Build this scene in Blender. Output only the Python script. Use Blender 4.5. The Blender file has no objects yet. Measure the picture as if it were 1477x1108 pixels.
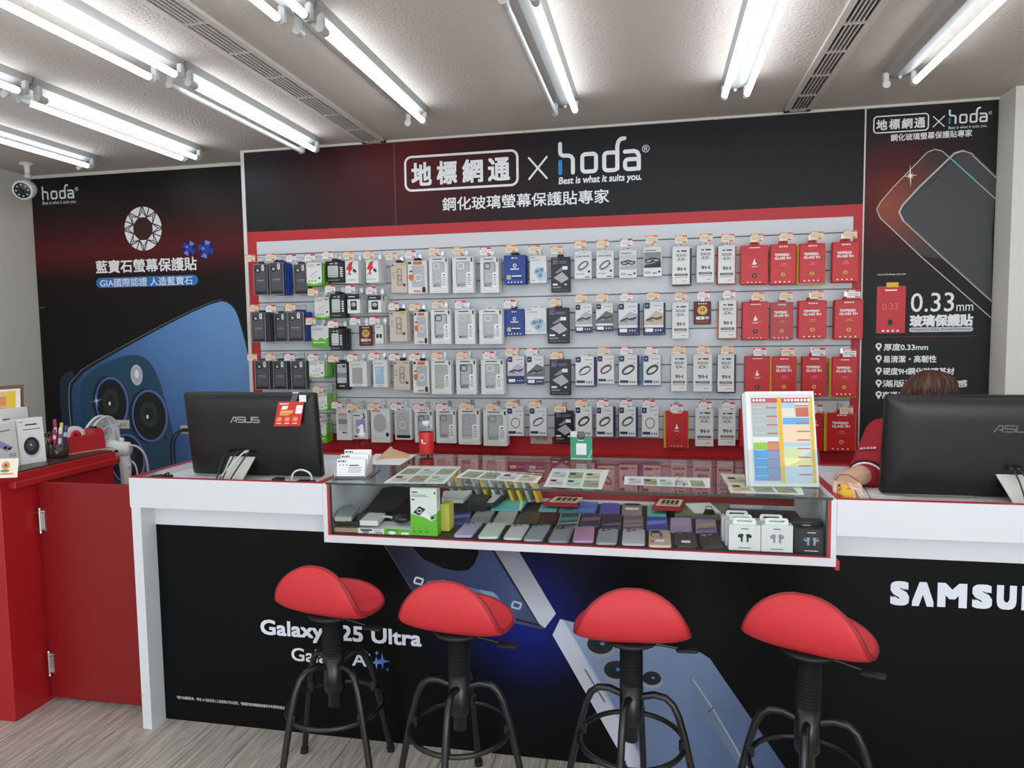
import bpy, bmesh, math, random
from mathutils import Vector, Matrix
from math import sin, cos, pi, radians
random.seed(7)
SC = bpy.context.scene
COL = SC.collection
# ------------------------------------------------------------------ camera
YAW, PITCH, ROLL, FPX, EYE = -0.19967533, -0.07326411, -0.01395238, 1018.07, 1.55
_f = Vector((sin(YAW)*cos(PITCH), cos(YAW)*cos(PITCH), sin(PITCH)))
_r0 = Vector((cos(YAW), -sin(YAW), 0)); _u0 = _r0.cross(_f)
_r = _r0*cos(ROLL) + _u0*sin(ROLL); _u = -_r0*sin(ROLL) + _u0*cos(ROLL)
cd = bpy.data.cameras.new('camera'); cam = bpy.data.objects.new('camera', cd); COL.objects.link(cam)
cd.sensor_width = 36; cd.lens = FPX/1477*36; cd.clip_start = .05; cd.clip_end = 60
cam.matrix_world = Matrix.Translation((0, 0, EYE)) @ Matrix((_r, _u, -_f)).transposed().to_4x4()
SC.camera = cam
# ------------------------------------------------------------------ world, daylight, exposure
wd = bpy.data.worlds.new('world'); SC.world = wd; wd.use_nodes = True
bg = wd.node_tree.nodes['Background']; bg.inputs[0].default_value = (.86, .93, 1, 1); bg.inputs[1].default_value = 1.8
vs = SC.view_settings; vs.view_transform = 'Standard'; vs.look = 'None'; vs.gamma = 1; vs.use_curve_mapping = False
vs.exposure = 0.28
SC.cycles.max_bounces = 8; SC.cycles.diffuse_bounces = 4; SC.cycles.glossy_bounces = 4
SC.cycles.transparent_max_bounces = 24; SC.cycles.transmission_bounces = 8
SC.cycles.caustics_reflective = False; SC.cycles.caustics_refractive = False; SC.cycles.sample_clamp_indirect = 6
TUBE = 8.0       # strength of a lit fluorescent tube
def area(name, loc, rot, sx, sy, power, col):
    l = bpy.data.lights.new(name, 'AREA'); l.shape = 'RECTANGLE'; l.size = sx; l.size_y = sy; l.energy = power; l.color = col
    o = bpy.data.objects.new(name, l); COL.objects.link(o); o.location = loc; o.rotation_euler = rot; return o
# daylight that comes in through the open shop front, behind the photographer
area('shopfront_daylight', (1.9, -2.45, 1.45), (radians(90), 0, radians(32)), 2.6, 2.2, 36, (.90, .95, 1.0))

# ------------------------------------------------------------------ pixel of the photo -> point in the room, on a plane
def ray(px, py): return _r*((px-738.5)/FPX) - _u*((py-554)/FPX) + _f
def at(px, py, Y): d = ray(px, py); return Vector((0, 0, EYE)) + d*(Y/d.y)
def az(px, py, Z): d = ray(px, py); return Vector((0, 0, EYE)) + d*((Z-EYE)/d.z)
# ------------------------------------------------------------------ materials
def lin(c): return tuple(((v/255)/12.92 if v/255 <= .04045 else ((v/255+.055)/1.055)**2.4) for v in c) + (1,)
MATS = {}
def mat(name, c=(200, 200, 200), r=.5, m=0, bump=None, vary=0, emit=0, coat=0, alpha=1, spec=.5):
    if name in MATS: return MATS[name]
    k = bpy.data.materials.new(name); k.use_nodes = True; nt = k.node_tree; b = nt.nodes['Principled BSDF']
    b.inputs['Base Color'].default_value = lin(c); b.inputs['Roughness'].default_value = r; b.inputs['Metallic'].default_value = m
    b.inputs['Specular IOR Level'].default_value = spec; b.inputs['Coat Weight'].default_value = coat; b.inputs['Alpha'].default_value = alpha
    if emit: b.inputs['Emission Color'].default_value = lin(c); b.inputs['Emission Strength'].default_value = emit
    tc = nt.nodes.new('ShaderNodeTexCoord') if (bump or vary) else None
    if vary:
        n = nt.nodes.new('ShaderNodeTexNoise'); n.inputs['Scale'].default_value = 6; n.inputs['Detail'].default_value = 4
        nt.links.new(tc.outputs['Object'], n.inputs['Vector'])
        x = nt.nodes.new('ShaderNodeMix'); x.data_type = 'RGBA'; x.inputs['A'].default_value = tuple(v*(1-vary) for v in lin(c)[:3])+(1,)
        x.inputs['B'].default_value = tuple(min(1, v*(1+vary)) for v in lin(c)[:3])+(1,)
        nt.links.new(n.outputs['Fac'], x.inputs['Factor']); nt.links.new(x.outputs['Result'], b.inputs['Base Color'])
    if bump:
        n = nt.nodes.new('ShaderNodeTexNoise'); n.inputs['Scale'].default_value = bump[0]; n.inputs['Detail'].default_value = 3
        nt.links.new(tc.outputs['Object'], n.inputs['Vector'])
        q = nt.nodes.new('ShaderNodeBump'); q.inputs['Strength'].default_value = bump[1]; q.inputs['Distance'].default_value = bump[2] if len(bump) > 2 else .01
        nt.links.new(n.outputs['Fac'], q.inputs['Height']); nt.links.new(q.outputs['Normal'], b.inputs['Normal'])
    MATS[name] = k; return k
def glass(name, tint=(235, 245, 240), ior=1.5, rough=.0):
    if name in MATS: return MATS[name]
    k = bpy.data.materials.new(name); k.use_nodes = True; nt = k.node_tree; nt.nodes.remove(nt.nodes['Principled BSDF'])
    t = nt.nodes.new('ShaderNodeBsdfTransparent'); t.inputs[0].default_value = lin(tint)
    g = nt.nodes.new('ShaderNodeBsdfGlossy'); g.inputs['Roughness'].default_value = rough
    fr = nt.nodes.new('ShaderNodeFresnel'); fr.inputs[0].default_value = ior
    mx = nt.nodes.new('ShaderNodeMixShader'); gm = nt.nodes.new('ShaderNodeNewGeometry'); sb = nt.nodes.new('ShaderNodeMath'); sb.operation = 'SUBTRACT'; sb.inputs[0].default_value = 1; nt.links.new(gm.outputs['Backfacing'], sb.inputs[1]); mu = nt.nodes.new('ShaderNodeMath'); mu.operation = 'MULTIPLY'; nt.links.new(fr.outputs[0], mu.inputs[0]); nt.links.new(sb.outputs[0], mu.inputs[1]); nt.links.new(mu.outputs[0], mx.inputs[0]); nt.links.new(t.outputs[0], mx.inputs[1]); nt.links.new(g.outputs[0], mx.inputs[2])
    nt.links.new(mx.outputs[0], nt.nodes['Material Output'].inputs[0]); MATS[name] = k; return k
def printed(name, stops, axis=None, lo=0, hi=1, center=None, radius=1, r=.4, spec=.5):
    """a printed colour gradient: along an axis of the room (axis, lo, hi) or round a point (center, radius); stops [(pos, colour)]"""
    k = bpy.data.materials.new(name); k.use_nodes = True; nt = k.node_tree; b = nt.nodes['Principled BSDF']; b.inputs['Roughness'].default_value = r
    b.inputs['Specular IOR Level'].default_value = spec
    g = nt.nodes.new('ShaderNodeNewGeometry'); rp = nt.nodes.new('ShaderNodeValToRGB')
    if axis is not None:
        d = nt.nodes.new('ShaderNodeVectorMath'); d.operation = 'DOT_PRODUCT'; d.inputs[1].default_value = axis
        nt.links.new(g.outputs['Position'], d.inputs[0]); out = d.outputs['Value']
    else:
        d = nt.nodes.new('ShaderNodeVectorMath'); d.operation = 'DISTANCE'; d.inputs[1].default_value = center
        nt.links.new(g.outputs['Position'], d.inputs[0]); out = d.outputs['Value']; lo, hi = 0, radius
    mr = nt.nodes.new('ShaderNodeMapRange'); mr.inputs[1].default_value = lo; mr.inputs[2].default_value = hi
    nt.links.new(out, mr.inputs[0]); nt.links.new(mr.outputs[0], rp.inputs[0])
    e = rp.color_ramp.elements
    while len(e) < len(stops): e.new(.5)
    for i, (p, c) in enumerate(stops): e[i].position = p; e[i].color = lin(c)
    nt.links.new(rp.outputs[0], b.inputs['Base Color']); return k
# ------------------------------------------------------------------ text outlines, cached and scaled to a unit box
_txt = {}
def outline(s):
    if s in _txt: return _txt[s]
    c = bpy.data.curves.new('t', 'FONT'); c.body = s; c.resolution_u = 3
    o = bpy.data.objects.new('t', c); COL.objects.link(o)
    me = o.evaluated_get(bpy.context.evaluated_depsgraph_get()).to_mesh()
    P = [(v.co.x, v.co.y) for v in me.vertices]; Fc = [tuple(p.vertices) for p in me.polygons]
    x0 = min(p[0] for p in P); x1 = max(p[0] for p in P); y0 = min(p[1] for p in P); y1 = max(p[1] for p in P)
    P = [((x-x0)/max(x1-x0, 1e-6), (y-y0)/max(y1-y0, 1e-6)) for x, y in P]
    bpy.data.objects.remove(o); bpy.data.curves.remove(c); _txt[s] = (P, Fc); return _txt[s]
# ------------------------------------------------------------------ mesh builder
class MB:
    def __init__(s, off=(0, 0, 0)): s.V = []; s.F = []; s.I = []; s.S = []; s.M = []; s.off = Vector(off); s.T = None; s.c = 0; s.frame((0, 0, 0), (1, 0, 0), (0, 0, 1))
    def slot(s, m):
        if m not in s.M: s.M.append(m)
        return s.M.index(m)
    def add(s, vs, fs, m, smooth=False):
        b = len(s.V); i = s.slot(m)
        for v in vs:
            v = Vector(v)
            if s.T: v = s.T @ v
            s.V.append(v - s.off)
        for f in fs: s.F.append([b+k for k in f]); s.I.append(i); s.S.append(smooth)
        return s
    def box(s, x0, x1, y0, y1, z0, z1, m, bev=0, seg=1):
        if bev:
            bm = bmesh.new(); bmesh.ops.create_cube(bm, size=1)
            for v in bm.verts: v.co = Vector(((x0+x1)/2+v.co.x*(x1-x0), (y0+y1)/2+v.co.y*(y1-y0), (z0+z1)/2+v.co.z*(z1-z0)))
            bmesh.ops.bevel(bm, geom=bm.edges[:], offset=min(bev, .49*min(abs(x1-x0), abs(y1-y0), abs(z1-z0))), segments=seg, profile=.5, affect='EDGES')
            return s.bm(bm, m, seg > 1)
        v = [(x, y, z) for x in (x0, x1) for y in (y0, y1) for z in (z0, z1)]
        return s.add(v, [(0, 1, 3, 2), (4, 6, 7, 5), (0, 4, 5, 1), (2, 3, 7, 6), (0, 2, 6, 4), (1, 5, 7, 3)], m)
    def bm(s, bm, m, smooth=False):
        bm.verts.index_update(); s.add([v.co.copy() for v in bm.verts], [[v.index for v in f.verts] for f in bm.faces], m, smooth); bm.free(); return s
    def prism(s, pts, z0, z1, m, axis='z', smooth=False):
        """polygon pulled along an axis: z pts=(x,y); y pts=(x,z); x pts=(y,z)"""
        n = len(pts); P = lambda a, b, c: (a, b, c) if axis == 'z' else ((a, c, b) if axis == 'y' else (c, a, b))
        s.add([P(a, b, z0) for a, b in pts]+[P(a, b, z1) for a, b in pts], [list(range(n))[::-1], [n+i for i in range(n)]]+[(i, (i+1) % n, n+(i+1) % n, n+i) for i in range(n)], m, smooth); return s
    def tube(s, path, r, m, n=8, closed=False, cap=True, smooth=True):
        P = [Vector(p) for p in path]; R = r if isinstance(r, (list, tuple)) else [r]*len(P); K = len(P); vs = []; fs = []
        t0 = None
        for i, p in enumerate(P):
            a = P[(i-1) % K] if (closed or i) else p; b = P[(i+1) % K] if (closed or i < K-1) else p
            t = (b-a).normalized()
            if t0 is None: up = Vector((0, 0, 1)) if abs(t.z) < .9 else Vector((1, 0, 0)); nrm = t.cross(up).normalized()
            else:
                nrm = (t0.rotation_difference(t) @ nrm); nrm = (nrm - t*nrm.dot(t)).normalized()
            bn = t.cross(nrm); t0 = t
            for k in range(n): vs.append(p + nrm*R[i]*cos(2*pi*k/n) + bn*R[i]*sin(2*pi*k/n))
        for i in range(K if closed else K-1):
            for k in range(n): j = (i+1) % K; fs.append((i*n+k, i*n+(k+1) % n, j*n+(k+1) % n, j*n+k))
        s.add(vs, fs, m, smooth)
        if cap and not closed: s.add(vs[:n], [list(range(n))[::-1]], m); s.add(vs[-n:], [list(range(n))], m)
        return s
    def lathe(s, prof, m, c=(0, 0, 0), n=24, axis=(0, 0, 1), smooth=True):
        q = Vector((0, 0, 1)).rotation_difference(Vector(axis)); c = Vector(c); vs = []; fs = []
        for r, z in prof:
            for k in range(n): vs.append(c + q @ Vector((max(r, 1e-5)*cos(2*pi*k/n), max(r, 1e-5)*sin(2*pi*k/n), z)))
        for i in range(len(prof)-1):
            for k in range(n): fs.append((i*n+k, i*n+(k+1) % n, (i+1)*n+(k+1) % n, (i+1)*n+k))
        return s.add(vs, fs, m, smooth)
    def cyl(s, a, b, r, m, n=16): return s.tube([a, b], r, m, n)
    def ball(s, c, r, m, sc=(1, 1, 1), n=16):
        bm = bmesh.new(); bmesh.ops.create_uvsphere(bm, u_segments=n, v_segments=n//2+2, radius=r)
        for v in bm.verts: v.co = Vector((v.co.x*sc[0], v.co.y*sc[1], v.co.z*sc[2])) + Vector(c)
        return s.bm(bm, m, True)
    # ---- flat print on a surface; 2D coordinates in the current frame
    def frame(s, o, u, v): s.o = Vector(o); s.u = Vector(u); s.v = Vector(v); s.n = s.u.cross(s.v).normalized(); return s
    def d(s, pts, m, k=1, fs=None):
        s.c += 1; e = .0004*k + 3e-5*(s.c % 13)
        s.add([s.o + s.u*a + s.v*b + s.n*e for a, b in pts], fs or [list(range(len(pts)))], m); return s
    def rect(s, x0, y0, x1, y1, m, k=1): return s.d([(x0, y0), (x1, y0), (x1, y1), (x0, y1)], m, k)
    @staticmethod
    def rr(x0, y0, x1, y1, rx, ry=None, n=5):
        ry = rx if ry is None else ry; P = []
        for cx, cy, a0 in ((x1-rx, y0+ry, -pi/2), (x1-rx, y1-ry, 0), (x0+rx, y1-ry, pi/2), (x0+rx, y0+ry, pi)):
            for i in range(n+1): a = a0+pi/2*i/n; P.append((cx+rx*cos(a), cy+ry*sin(a)))
        return P
    def rrect(s, x0, y0, x1, y1, r, m, k=1, ry=None): return s.d(s.rr(x0, y0, x1, y1, r, ry), m, k)
    def rring(s, x0, y0, x1, y1, r, t, m, k=1, ry=None, ty=None):
        ry = r if ry is None else ry; ty = t if ty is None else ty
        A = s.rr(x0, y0, x1, y1, r, ry); B = s.rr(x0+t, y0+ty, x1-t, y1-ty, max(r-t, 1e-4), max(ry-ty, 1e-4)); n = len(A)
        return s.d(A+B, m, k, [(i, (i+1) % n, n+(i+1) % n, n+i) for i in range(n)])
    @staticmethod
    def el(cx, cy, rx, ry, n=24, rot=0): return [(cx+rx*cos(a)*cos(rot)-ry*sin(a)*sin(rot), cy+rx*cos(a)*sin(rot)+ry*sin(a)*cos(rot)) for a in (2*pi*i/n for i in range(n))]
    def ell(s, cx, cy, rx, ry, m, k=1, n=24, rot=0): return s.d(s.el(cx, cy, rx, ry, n, rot), m, k)
    def ring(s, cx, cy, rx, ry, t, m, k=1, n=28, rot=0, f=None):
        A = s.el(cx, cy, rx, ry, n, rot); B = s.el(cx, cy, rx-t, ry-(f if f else t), n, rot)
        return s.d(A+B, m, k, [(i, (i+1) % n, n+(i+1) % n, n+i) for i in range(n)])
    def line(s, pts, w, m, k=1, closed=False, round_=True, asp=1):
        """thick line; asp = length of v over length of u, so a normalised frame keeps its width"""
        Q = list(pts)+([pts[0]] if closed else [])
        for (ax, ay), (bx, by) in zip(Q, Q[1:]):
            dx, dy = bx-ax, (by-ay)*asp; L = math.hypot(dx, dy) or 1; nx, ny = -dy/L*w/2, dx/L*w/2/asp
            s.d([(ax-nx, ay-ny), (bx-nx, by-ny), (bx+nx, by+ny), (ax+nx, ay+ny)], m, k)
        if round_:
            for a, b in pts: s.ell(a, b, w/2, w/2/asp, m, k, 10)
        return s
    def text(s, t, x0, y0, x1, y1, m, k=1, bold=0, shear=0):
        P, Fc = outline(t); q = s.u.length/max(s.v.length, 1e-6); x0 += bold; x1 -= bold; y0 += bold*q; y1 -= bold*q; W, H = x1-x0, y1-y0
        Z = [(0, 0)] if not bold else [(bold*i, bold*j*q) for i in (-1, 0, 1) for j in (-1, 0, 1)]
        for dx, dy in Z: s.d([(x0+a*W+dx+shear*b*H, y0+b*H+dy) for a, b in P], m, k, Fc)
        return s
    def px(s, t, xl, yl, xr, yr, h, Y, m, k=1, bold=0, shear=0):
        """text whose middle line runs between two points of the photograph, on a wall that faces the room at depth Y"""
        a = at(xl, yl, Y); b = at(xr, yr, Y); xm, ym = (xl+xr)/2, (yl+yr)/2; hh = at(xm, ym-h/2, Y).z-at(xm, ym+h/2, Y).z; z = (a.z+b.z)/2
        s.frame((0, Y, 0), (1, 0, 0), (0, 0, 1)); return s.text(t, a.x, z-hh/2, b.x, z+hh/2, m, k, bold, shear)
    def poly(s, P, Y, m, k=1): s.frame((0, Y, 0), (1, 0, 0), (0, 0, 1)); return s.d([(q.x, q.z) for q in (at(a, b, Y) for a, b in P)], m, k)
    def pline(s, P, w, Y, m, k=1, closed=False): s.frame((0, Y, 0), (1, 0, 0), (0, 0, 1)); return s.line([(q.x, q.z) for q in (at(a, b, Y) for a, b in P)], w, m, k, closed)
    def build(s, name, parent=None, loc=None, link=True):
        me = bpy.data.meshes.new(name); me.from_pydata([tuple(v) for v in s.V], [], s.F)
        for m in s.M: me.materials.append(m)
        me.polygons.foreach_set('material_index', s.I); me.polygons.foreach_set('use_smooth', s.S); me.update()
        o = bpy.data.objects.new(name, me)
        if link: COL.objects.link(o)
        if parent: o.parent = parent
        if loc is not None: o.location = loc
        elif parent is None: o.location = s.off
        return o
def tag(o, label, cat, group=None):
    o['label'] = label; o['category'] = cat
    if group: o['group'] = group
    return o
def thing(name, label, cat, loc=(0, 0, 0), group=None, rz=0):
    o = bpy.data.objects.new(name, None); COL.objects.link(o); o.location = loc; o.rotation_euler = (0, 0, rz); o.empty_display_size = .05
    return tag(o, label, cat, group)
def struct(o): o['kind'] = 'structure'; return o
def copy_tree(o, parent=None):
    c = o.copy(); COL.objects.link(c); c.parent = parent
    for ch in o.children: copy_tree(ch, c)
    return c
NTH = 'first second third fourth fifth sixth seventh eighth ninth tenth eleventh twelfth thirteenth fourteenth fifteenth sixteenth seventeenth eighteenth nineteenth twentieth twenty-first twenty-second twenty-third twenty-fourth twenty-fifth twenty-sixth twenty-seventh twenty-eighth'.split()
# palette
WHITE = mat('white_laminate', (226, 229, 232), .35); PAPER = mat('white_paper', (238, 238, 236), .6); INK = mat('white_print', (244, 245, 245), .4)
BLK = mat('black_plastic', (16, 16, 17), .35); DARK = mat('black_print', (34, 34, 36), .5); GREY = mat('grey_print', (140, 142, 146), .5)
RED = mat('red_lacquer', (172, 26, 32), .38, vary=.06); REDP = mat('red_print', (206, 32, 38), .4); CHROME = mat('chrome', (225, 225, 225), .18, 1)
GREEN = mat('green_print', (104, 190, 40), .45); BLUEP = mat('blue_print', (30, 70, 160), .4); NAVY = mat('navy_print', (34, 44, 98), .4)
ORANGE = mat('orange_print', (226, 108, 40), .5); YEL = mat('yellow_print', (232, 196, 52), .5); GOLD = mat('gold_print', (214, 160, 60), .45)
LBLUE = mat('light_blue_print', (150, 196, 226), .45); SILV = mat('silver_print', (178, 182, 188), .35); KRAFT = mat('kraft_card', (190, 150, 108), .8)
PURP = mat('lilac_print', (170, 156, 206), .4); TEAL = mat('teal_print', (96, 190, 186), .4); CREAM = mat('cream_card', (238, 222, 192), .6); LGREY = mat('pale_grey_print', (204, 206, 208), .45)
CLEAR = glass('clear_plastic', (246, 248, 248), 1.3, .08)
# ================================================================== the room
HC = 2.705; YW = 4.352; YP = 4.10; XL = -4.355; XR = 3.3; YF = -2.7
beige = mat('beige_wall_paint', (214, 209, 198), .8, bump=(60, .08)); 
def floor_mat():
    k = bpy.data.materials.new('grey_wood_planks'); k.use_nodes = True; nt = k.node_tree; b = nt.nodes['Principled BSDF']; b.inputs['Roughness'].default_value = .45
    N = nt.nodes.new; L = nt.links.new
    g = N('ShaderNodeTexCoord'); mp = N('ShaderNodeMapping'); mp.inputs['Rotation'].default_value = (0, 0, radians(90)); L(g.outputs['Object'], mp.inputs[0])
    br = N('ShaderNodeTexBrick'); br.inputs['Scale'].default_value = 1; br.inputs['Brick Width'].default_value = 1.25; br.inputs['Row Height'].default_value = .19
    br.inputs['Mortar Size'].default_value = .0016; br.inputs['Mortar Smooth'].default_value = .2; br.inputs['Bias'].default_value = 0; br.offset = .37
    br.inputs['Color1'].default_value = lin((200, 197, 190)); br.inputs['Color2'].default_value = lin((178, 175, 168)); br.inputs['Mortar'].default_value = lin((84, 78, 72))
    L(mp.outputs[0], br.inputs[0])
    st = N('ShaderNodeMapping'); st.inputs['Scale'].default_value = (34, 2.2, 1); L(g.outputs['Object'], st.inputs[0])
    no = N('ShaderNodeTexNoise'); no.inputs['Scale'].default_value = 1.9; no.inputs['Detail'].default_value = 9; no.inputs['Roughness'].default_value = .62; no.inputs['Distortion'].default_value = .9; L(st.outputs[0], no.inputs['Vector'])
    rp = N('ShaderNodeValToRGB'); rp.color_ramp.elements[0].position = .3; rp.color_ramp.elements[0].color = lin((112, 108, 102)); rp.color_ramp.elements[1].position = .72; rp.color_ramp.elements[1].color = lin((226, 222, 216)); L(no.outputs['Fac'], rp.inputs[0])
    mx = N('ShaderNodeMix'); mx.data_type = 'RGBA'; mx.blend_type = 'OVERLAY'; mx.inputs['Factor'].default_value = .75; L(br.outputs['Color'], mx.inputs['A']); L(rp.outputs[0], mx.inputs['B']); L(mx.outputs['Result'], b.inputs['Base Color'])
    bu = N('ShaderNodeBump'); bu.inputs['Strength'].default_value = .15; bu.inputs['Distance'].default_value = .004; L(no.outputs['Fac'], bu.inputs['Height']); L(bu.outputs[0], b.inputs['Normal']); return k
struct(MB().box(XL-.1, XR, YF, YW+.1, -.05, 0, floor_mat()).build('floor'))
struct(MB().box(XL-.1, XR, YF, YW+.1, HC, HC+.1, mat('textured_ceiling', (208, 199, 188), .9, bump=(75, .5, .012))).build('ceiling'))
struct(MB().box(XL-.1, XL, YF, YW+.1, 0, HC, beige).build('wall_left'))
struct(MB().box(XL, XR, YW+.002, YW+.1, 0, HC, beige).build('wall_back'))
struct(MB().box(XR, XR+.1, YF, YW+.1, -.05, HC, beige).build('wall_right'))
struct(MB().box(1.716, XR, 3.93, YW, 0, HC, mat('white_pillar_paint', (232, 229, 220), .75)).build('wall_pillar'))
# pale cornice along the ceiling and the edge strip of the display wall
struct(MB().box(XL, -2.54, YW-.012, YW, HC-.022, HC, mat('cornice', (222, 220, 212), .6)).build('trim_1'))
struct(MB().box(-2.54, 1.716, YP-.012, YP+.002, HC-.012, HC, mat('cornice')).build('trim_2'))
struct(MB().box(-2.545, -2.522, YP-.006, YW, .5, HC, mat('white_edge_strip', (220, 219, 214), .5)).build('trim_3'))
struct(MB().box(1.083, 1.090, YP-.006, YP+.03, 0, HC, mat('white_edge_strip')).build('trim_4'))
# ------------------------------------------------------------------ logos used on three signs
def hoda(m, x, z, w, h, white, blue, k=2, blue_bar=True):
    """the four letter logo in a box w by h at lower left (x, z); own frame units 353 x 145"""
    sx, sz = w/353, h/145; P = lambda q: [(x+a*sx, z+(145-b)*sz) for a, b in q]; t = 17*sx
    m.line(P([(9, 15), (9, 50), (13, 60), (24, 65), (44, 65), (57, 70), (64, 82), (64, 137)]), t, white, k)
    m.line(P([(9, 90), (9, 137)] if blue_bar else [(9, 60), (9, 137)]), t, blue, k)
    R = lambda x0, y0, x1, y1: m.rring(x+x0*sx, z+(145-y1)*sz, x+x1*sx, z+(145-y0)*sz, 22*sx, t, white, k)
    R(96, 56, 172, 145); R(190, 56, 262, 145)
    m.line(P([(254, 132), (254, 40), (258, 22), (268, 11), (284, 9)]), t, white, k)
    R(278, 88, 352, 145); m.line(P([(286, 64), (326, 64), (338, 70), (344, 82), (344, 137)]), t, white, k)
# ------------------------------------------------------------------ header sign over the slatwall
blackboard = printed('header_black_and_red', [(0, (92, 10, 18)), (.35, (66, 8, 14)), (.75, (34, 14, 17)), (1, (25, 24, 26))], center=(-1.47, YP, 2.62), radius=.95, r=.5, spec=.3)
t = thing('header_sign', 'long black shop sign with red glow and white lettering above the slatwall', 'sign', (-.72, YP, 2.2))
m = MB(t.location); m.box(-2.522, 1.083, YP, YP+.2, 2.203, HC-.001, blackboard)
m.box(-1.532, -1.529, YP-.0008, YP, 2.203, 2.7, mat('seam_grey', (110, 104, 100), .6)); m.build('sign_board', t)
m = MB(t.location); Y = YP
a = at(583.2, 251, Y); b = at(748, 242, Y); zc = (a.z+b.z)/2; hh = .105
m.frame((0, Y, 0), (1, 0, 0), (0, 0, 1)); m.rring(a.x, zc-hh, b.x, zc+hh, .045, .0135, INK, 2)

for i, ch in enumerate('地標網通'): zx = (335, 443, 552, 661)[i]; m.px(ch, 480+zx/2.954, 251.8-i*2.35, 480+(zx+(86, 86, 88, 94)[i])/2.954, 250.6-i*2.35, 34, Y, INK, 2, bold=.0042)
p = at(775.8, 242.5, Y); m.line([(p.x-.052, p.z-.06), (p.x+.052, p.z+.06)], .011, INK, 2); m.line([(p.x-.052, p.z+.06), (p.x+.052, p.z-.06)], .011, INK, 2)
a = at(805, 228, Y); b = at(924.5, 222, Y); hoda(m, a.x, (a.z+b.z)/2-.094, b.x-a.x, .195, INK, mat('logo_blue', (40, 140, 210), .4))
m.px('®', 926, 215, 937, 214, 11, Y, INK, 2); m.px('Best is what it suits you.', 805.5, 262, 925, 256.5, 13.5, Y, INK, 2, bold=.0012, shear=.1)
m.px('鋼化玻璃螢幕保護貼專家', 638, 294.5, 878.5, 283, 20, Y, INK, 2, bold=.001)
m.build('lettering', t)
# ------------------------------------------------------------------ left poster: sapphire screen protector
Y = YW-.012
t = thing('wall_poster', 'tall poster with a giant blue phone and its camera lenses beside the left wall', 'poster', (-3.5, Y, .3))
pz = lambda px, py: at(px, py, Y).z
m = MB(t.location); m.box(XL+.005, -2.6, Y, YW, .3, HC-.022, printed('poster_black_and_red', [(0, (12, 11, 12)), (.28, (26, 12, 14)), (.5, (92, 22, 26)), (.62, (74, 20, 24)), (.8, (40, 24, 25)), (1, (25, 24, 25))], (0, 0, 1), pz(200, 450), pz(200, 270), spec=.3))
m.box(XL+.005, XL+.06, Y-.0006, Y, 1.772, 1.776, GREY); m.build('poster_sheet', t)
m = MB(t.location)
a = at(60.5, 279, Y); b = at(106.8, 275, Y); m.frame((0, Y, 0), (1, 0, 0), (0, 0, 1)); hoda(m, a.x, (a.z+b.z)/2-.05, b.x-a.x, .1, INK, INK, 2, False)
m.px('®', 108, 273, 113, 272.5, 6, Y, INK, 2); m.px('Best is what it suits you.', 61, 293.5, 109.8, 291.5, 6.5, Y, INK, 2, shear=.15)
m.build('logo', t); m = MB(t.location); m.px('藍寶石螢幕保護貼', 138.2, 384.6, 284, 381, 19.5, Y, INK, 2, bold=.002)
a = at(139, 408.2, Y); b = at(285.6, 404, Y); z = (a.z+b.z)/2; m.frame((0, Y, 0), (1, 0, 0), (0, 0, 1)); m.rrect(a.x, z-.035, b.x, z+.035, .034, mat('pill_blue', (44, 120, 196), .4), 1)
m.px('GIA國際認證 人造藍寶石', 144.5, 408.2, 278, 404.5, 12.5, Y, INK, 3, bold=.0006)
m.build('lettering', t)
# gem emblem: white facets round a dark middle, with dark seams
m = MB(t.location); c = at(206.3, 330, Y); rx = at(233.3, 330, Y).x-c.x; rz = c.z-at(206.3, 361.7, Y).z
m.frame((c.x, Y, c.z), (rx, 0, 0), (0, 0, rz)); seam = mat('emblem_seam', (56, 18, 20), .45)
inn = [(.56*cos(a), .56*sin(a)) for a in (pi/8+pi/4*i for i in range(8))]; out = [(cos(a), sin(a)) for a in (2*pi*i/48 for i in range(48))]
m.d(out, INK, 1); m.d(inn, seam, 2)
for i in range(8):
    a = pi/8+pi/4*i; p = inn[i]
    for da in (-.36, 0, .36) if i % 2 else (-.36, .36): m.line([p, (1.02*cos(a+da), 1.02*sin(a+da))], .05, seam, 3, round_=False)
    q = (.8*cos(a+pi/8), .8*sin(a+pi/8)); m.line([p, q], .04, seam, 3, round_=False); m.line([inn[(i+1) % 8], q], .04, seam, 3, round_=False); m.line([q, (1.02*cos(a+pi/8), 1.02*sin(a+pi/8))], .04, seam, 3, round_=False)
m.build('gem_emblem', t)
m = MB(t.location)
g1, g2, g3 = mat('sapphire_dark', (22, 26, 92), .2), mat('sapphire_mid', (44, 60, 168), .2), mat('sapphire_light', (120, 140, 220), .2)
for px, py, w, rot in ((272.7, 358.3, .052, .2), (297, 359.6, .062, .5)):
    c = at(px, py, Y); m.frame((c.x, Y, c.z), (cos(rot), 0, sin(rot)), (-sin(rot), 0, cos(rot))); o8 = [(w*cos(a), w*sin(a)) for a in (pi/8+pi/4*i for i in range(8))]; i8 = [(q*.55, v*.55) for q, v in o8]
    m.d(o8, g1, 1); m.d(i8, g2, 2)
    for i in range(0, 8, 2): m.d([o8[i], o8[i+1], i8[i+1], i8[i]], g2 if i % 4 else g3, 2)
    m.d([(i8[2][0], i8[2][1]), (i8[3][0], i8[3][1]), (0, 0)], g3, 3)
m.build('sapphire_picture', t)
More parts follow.
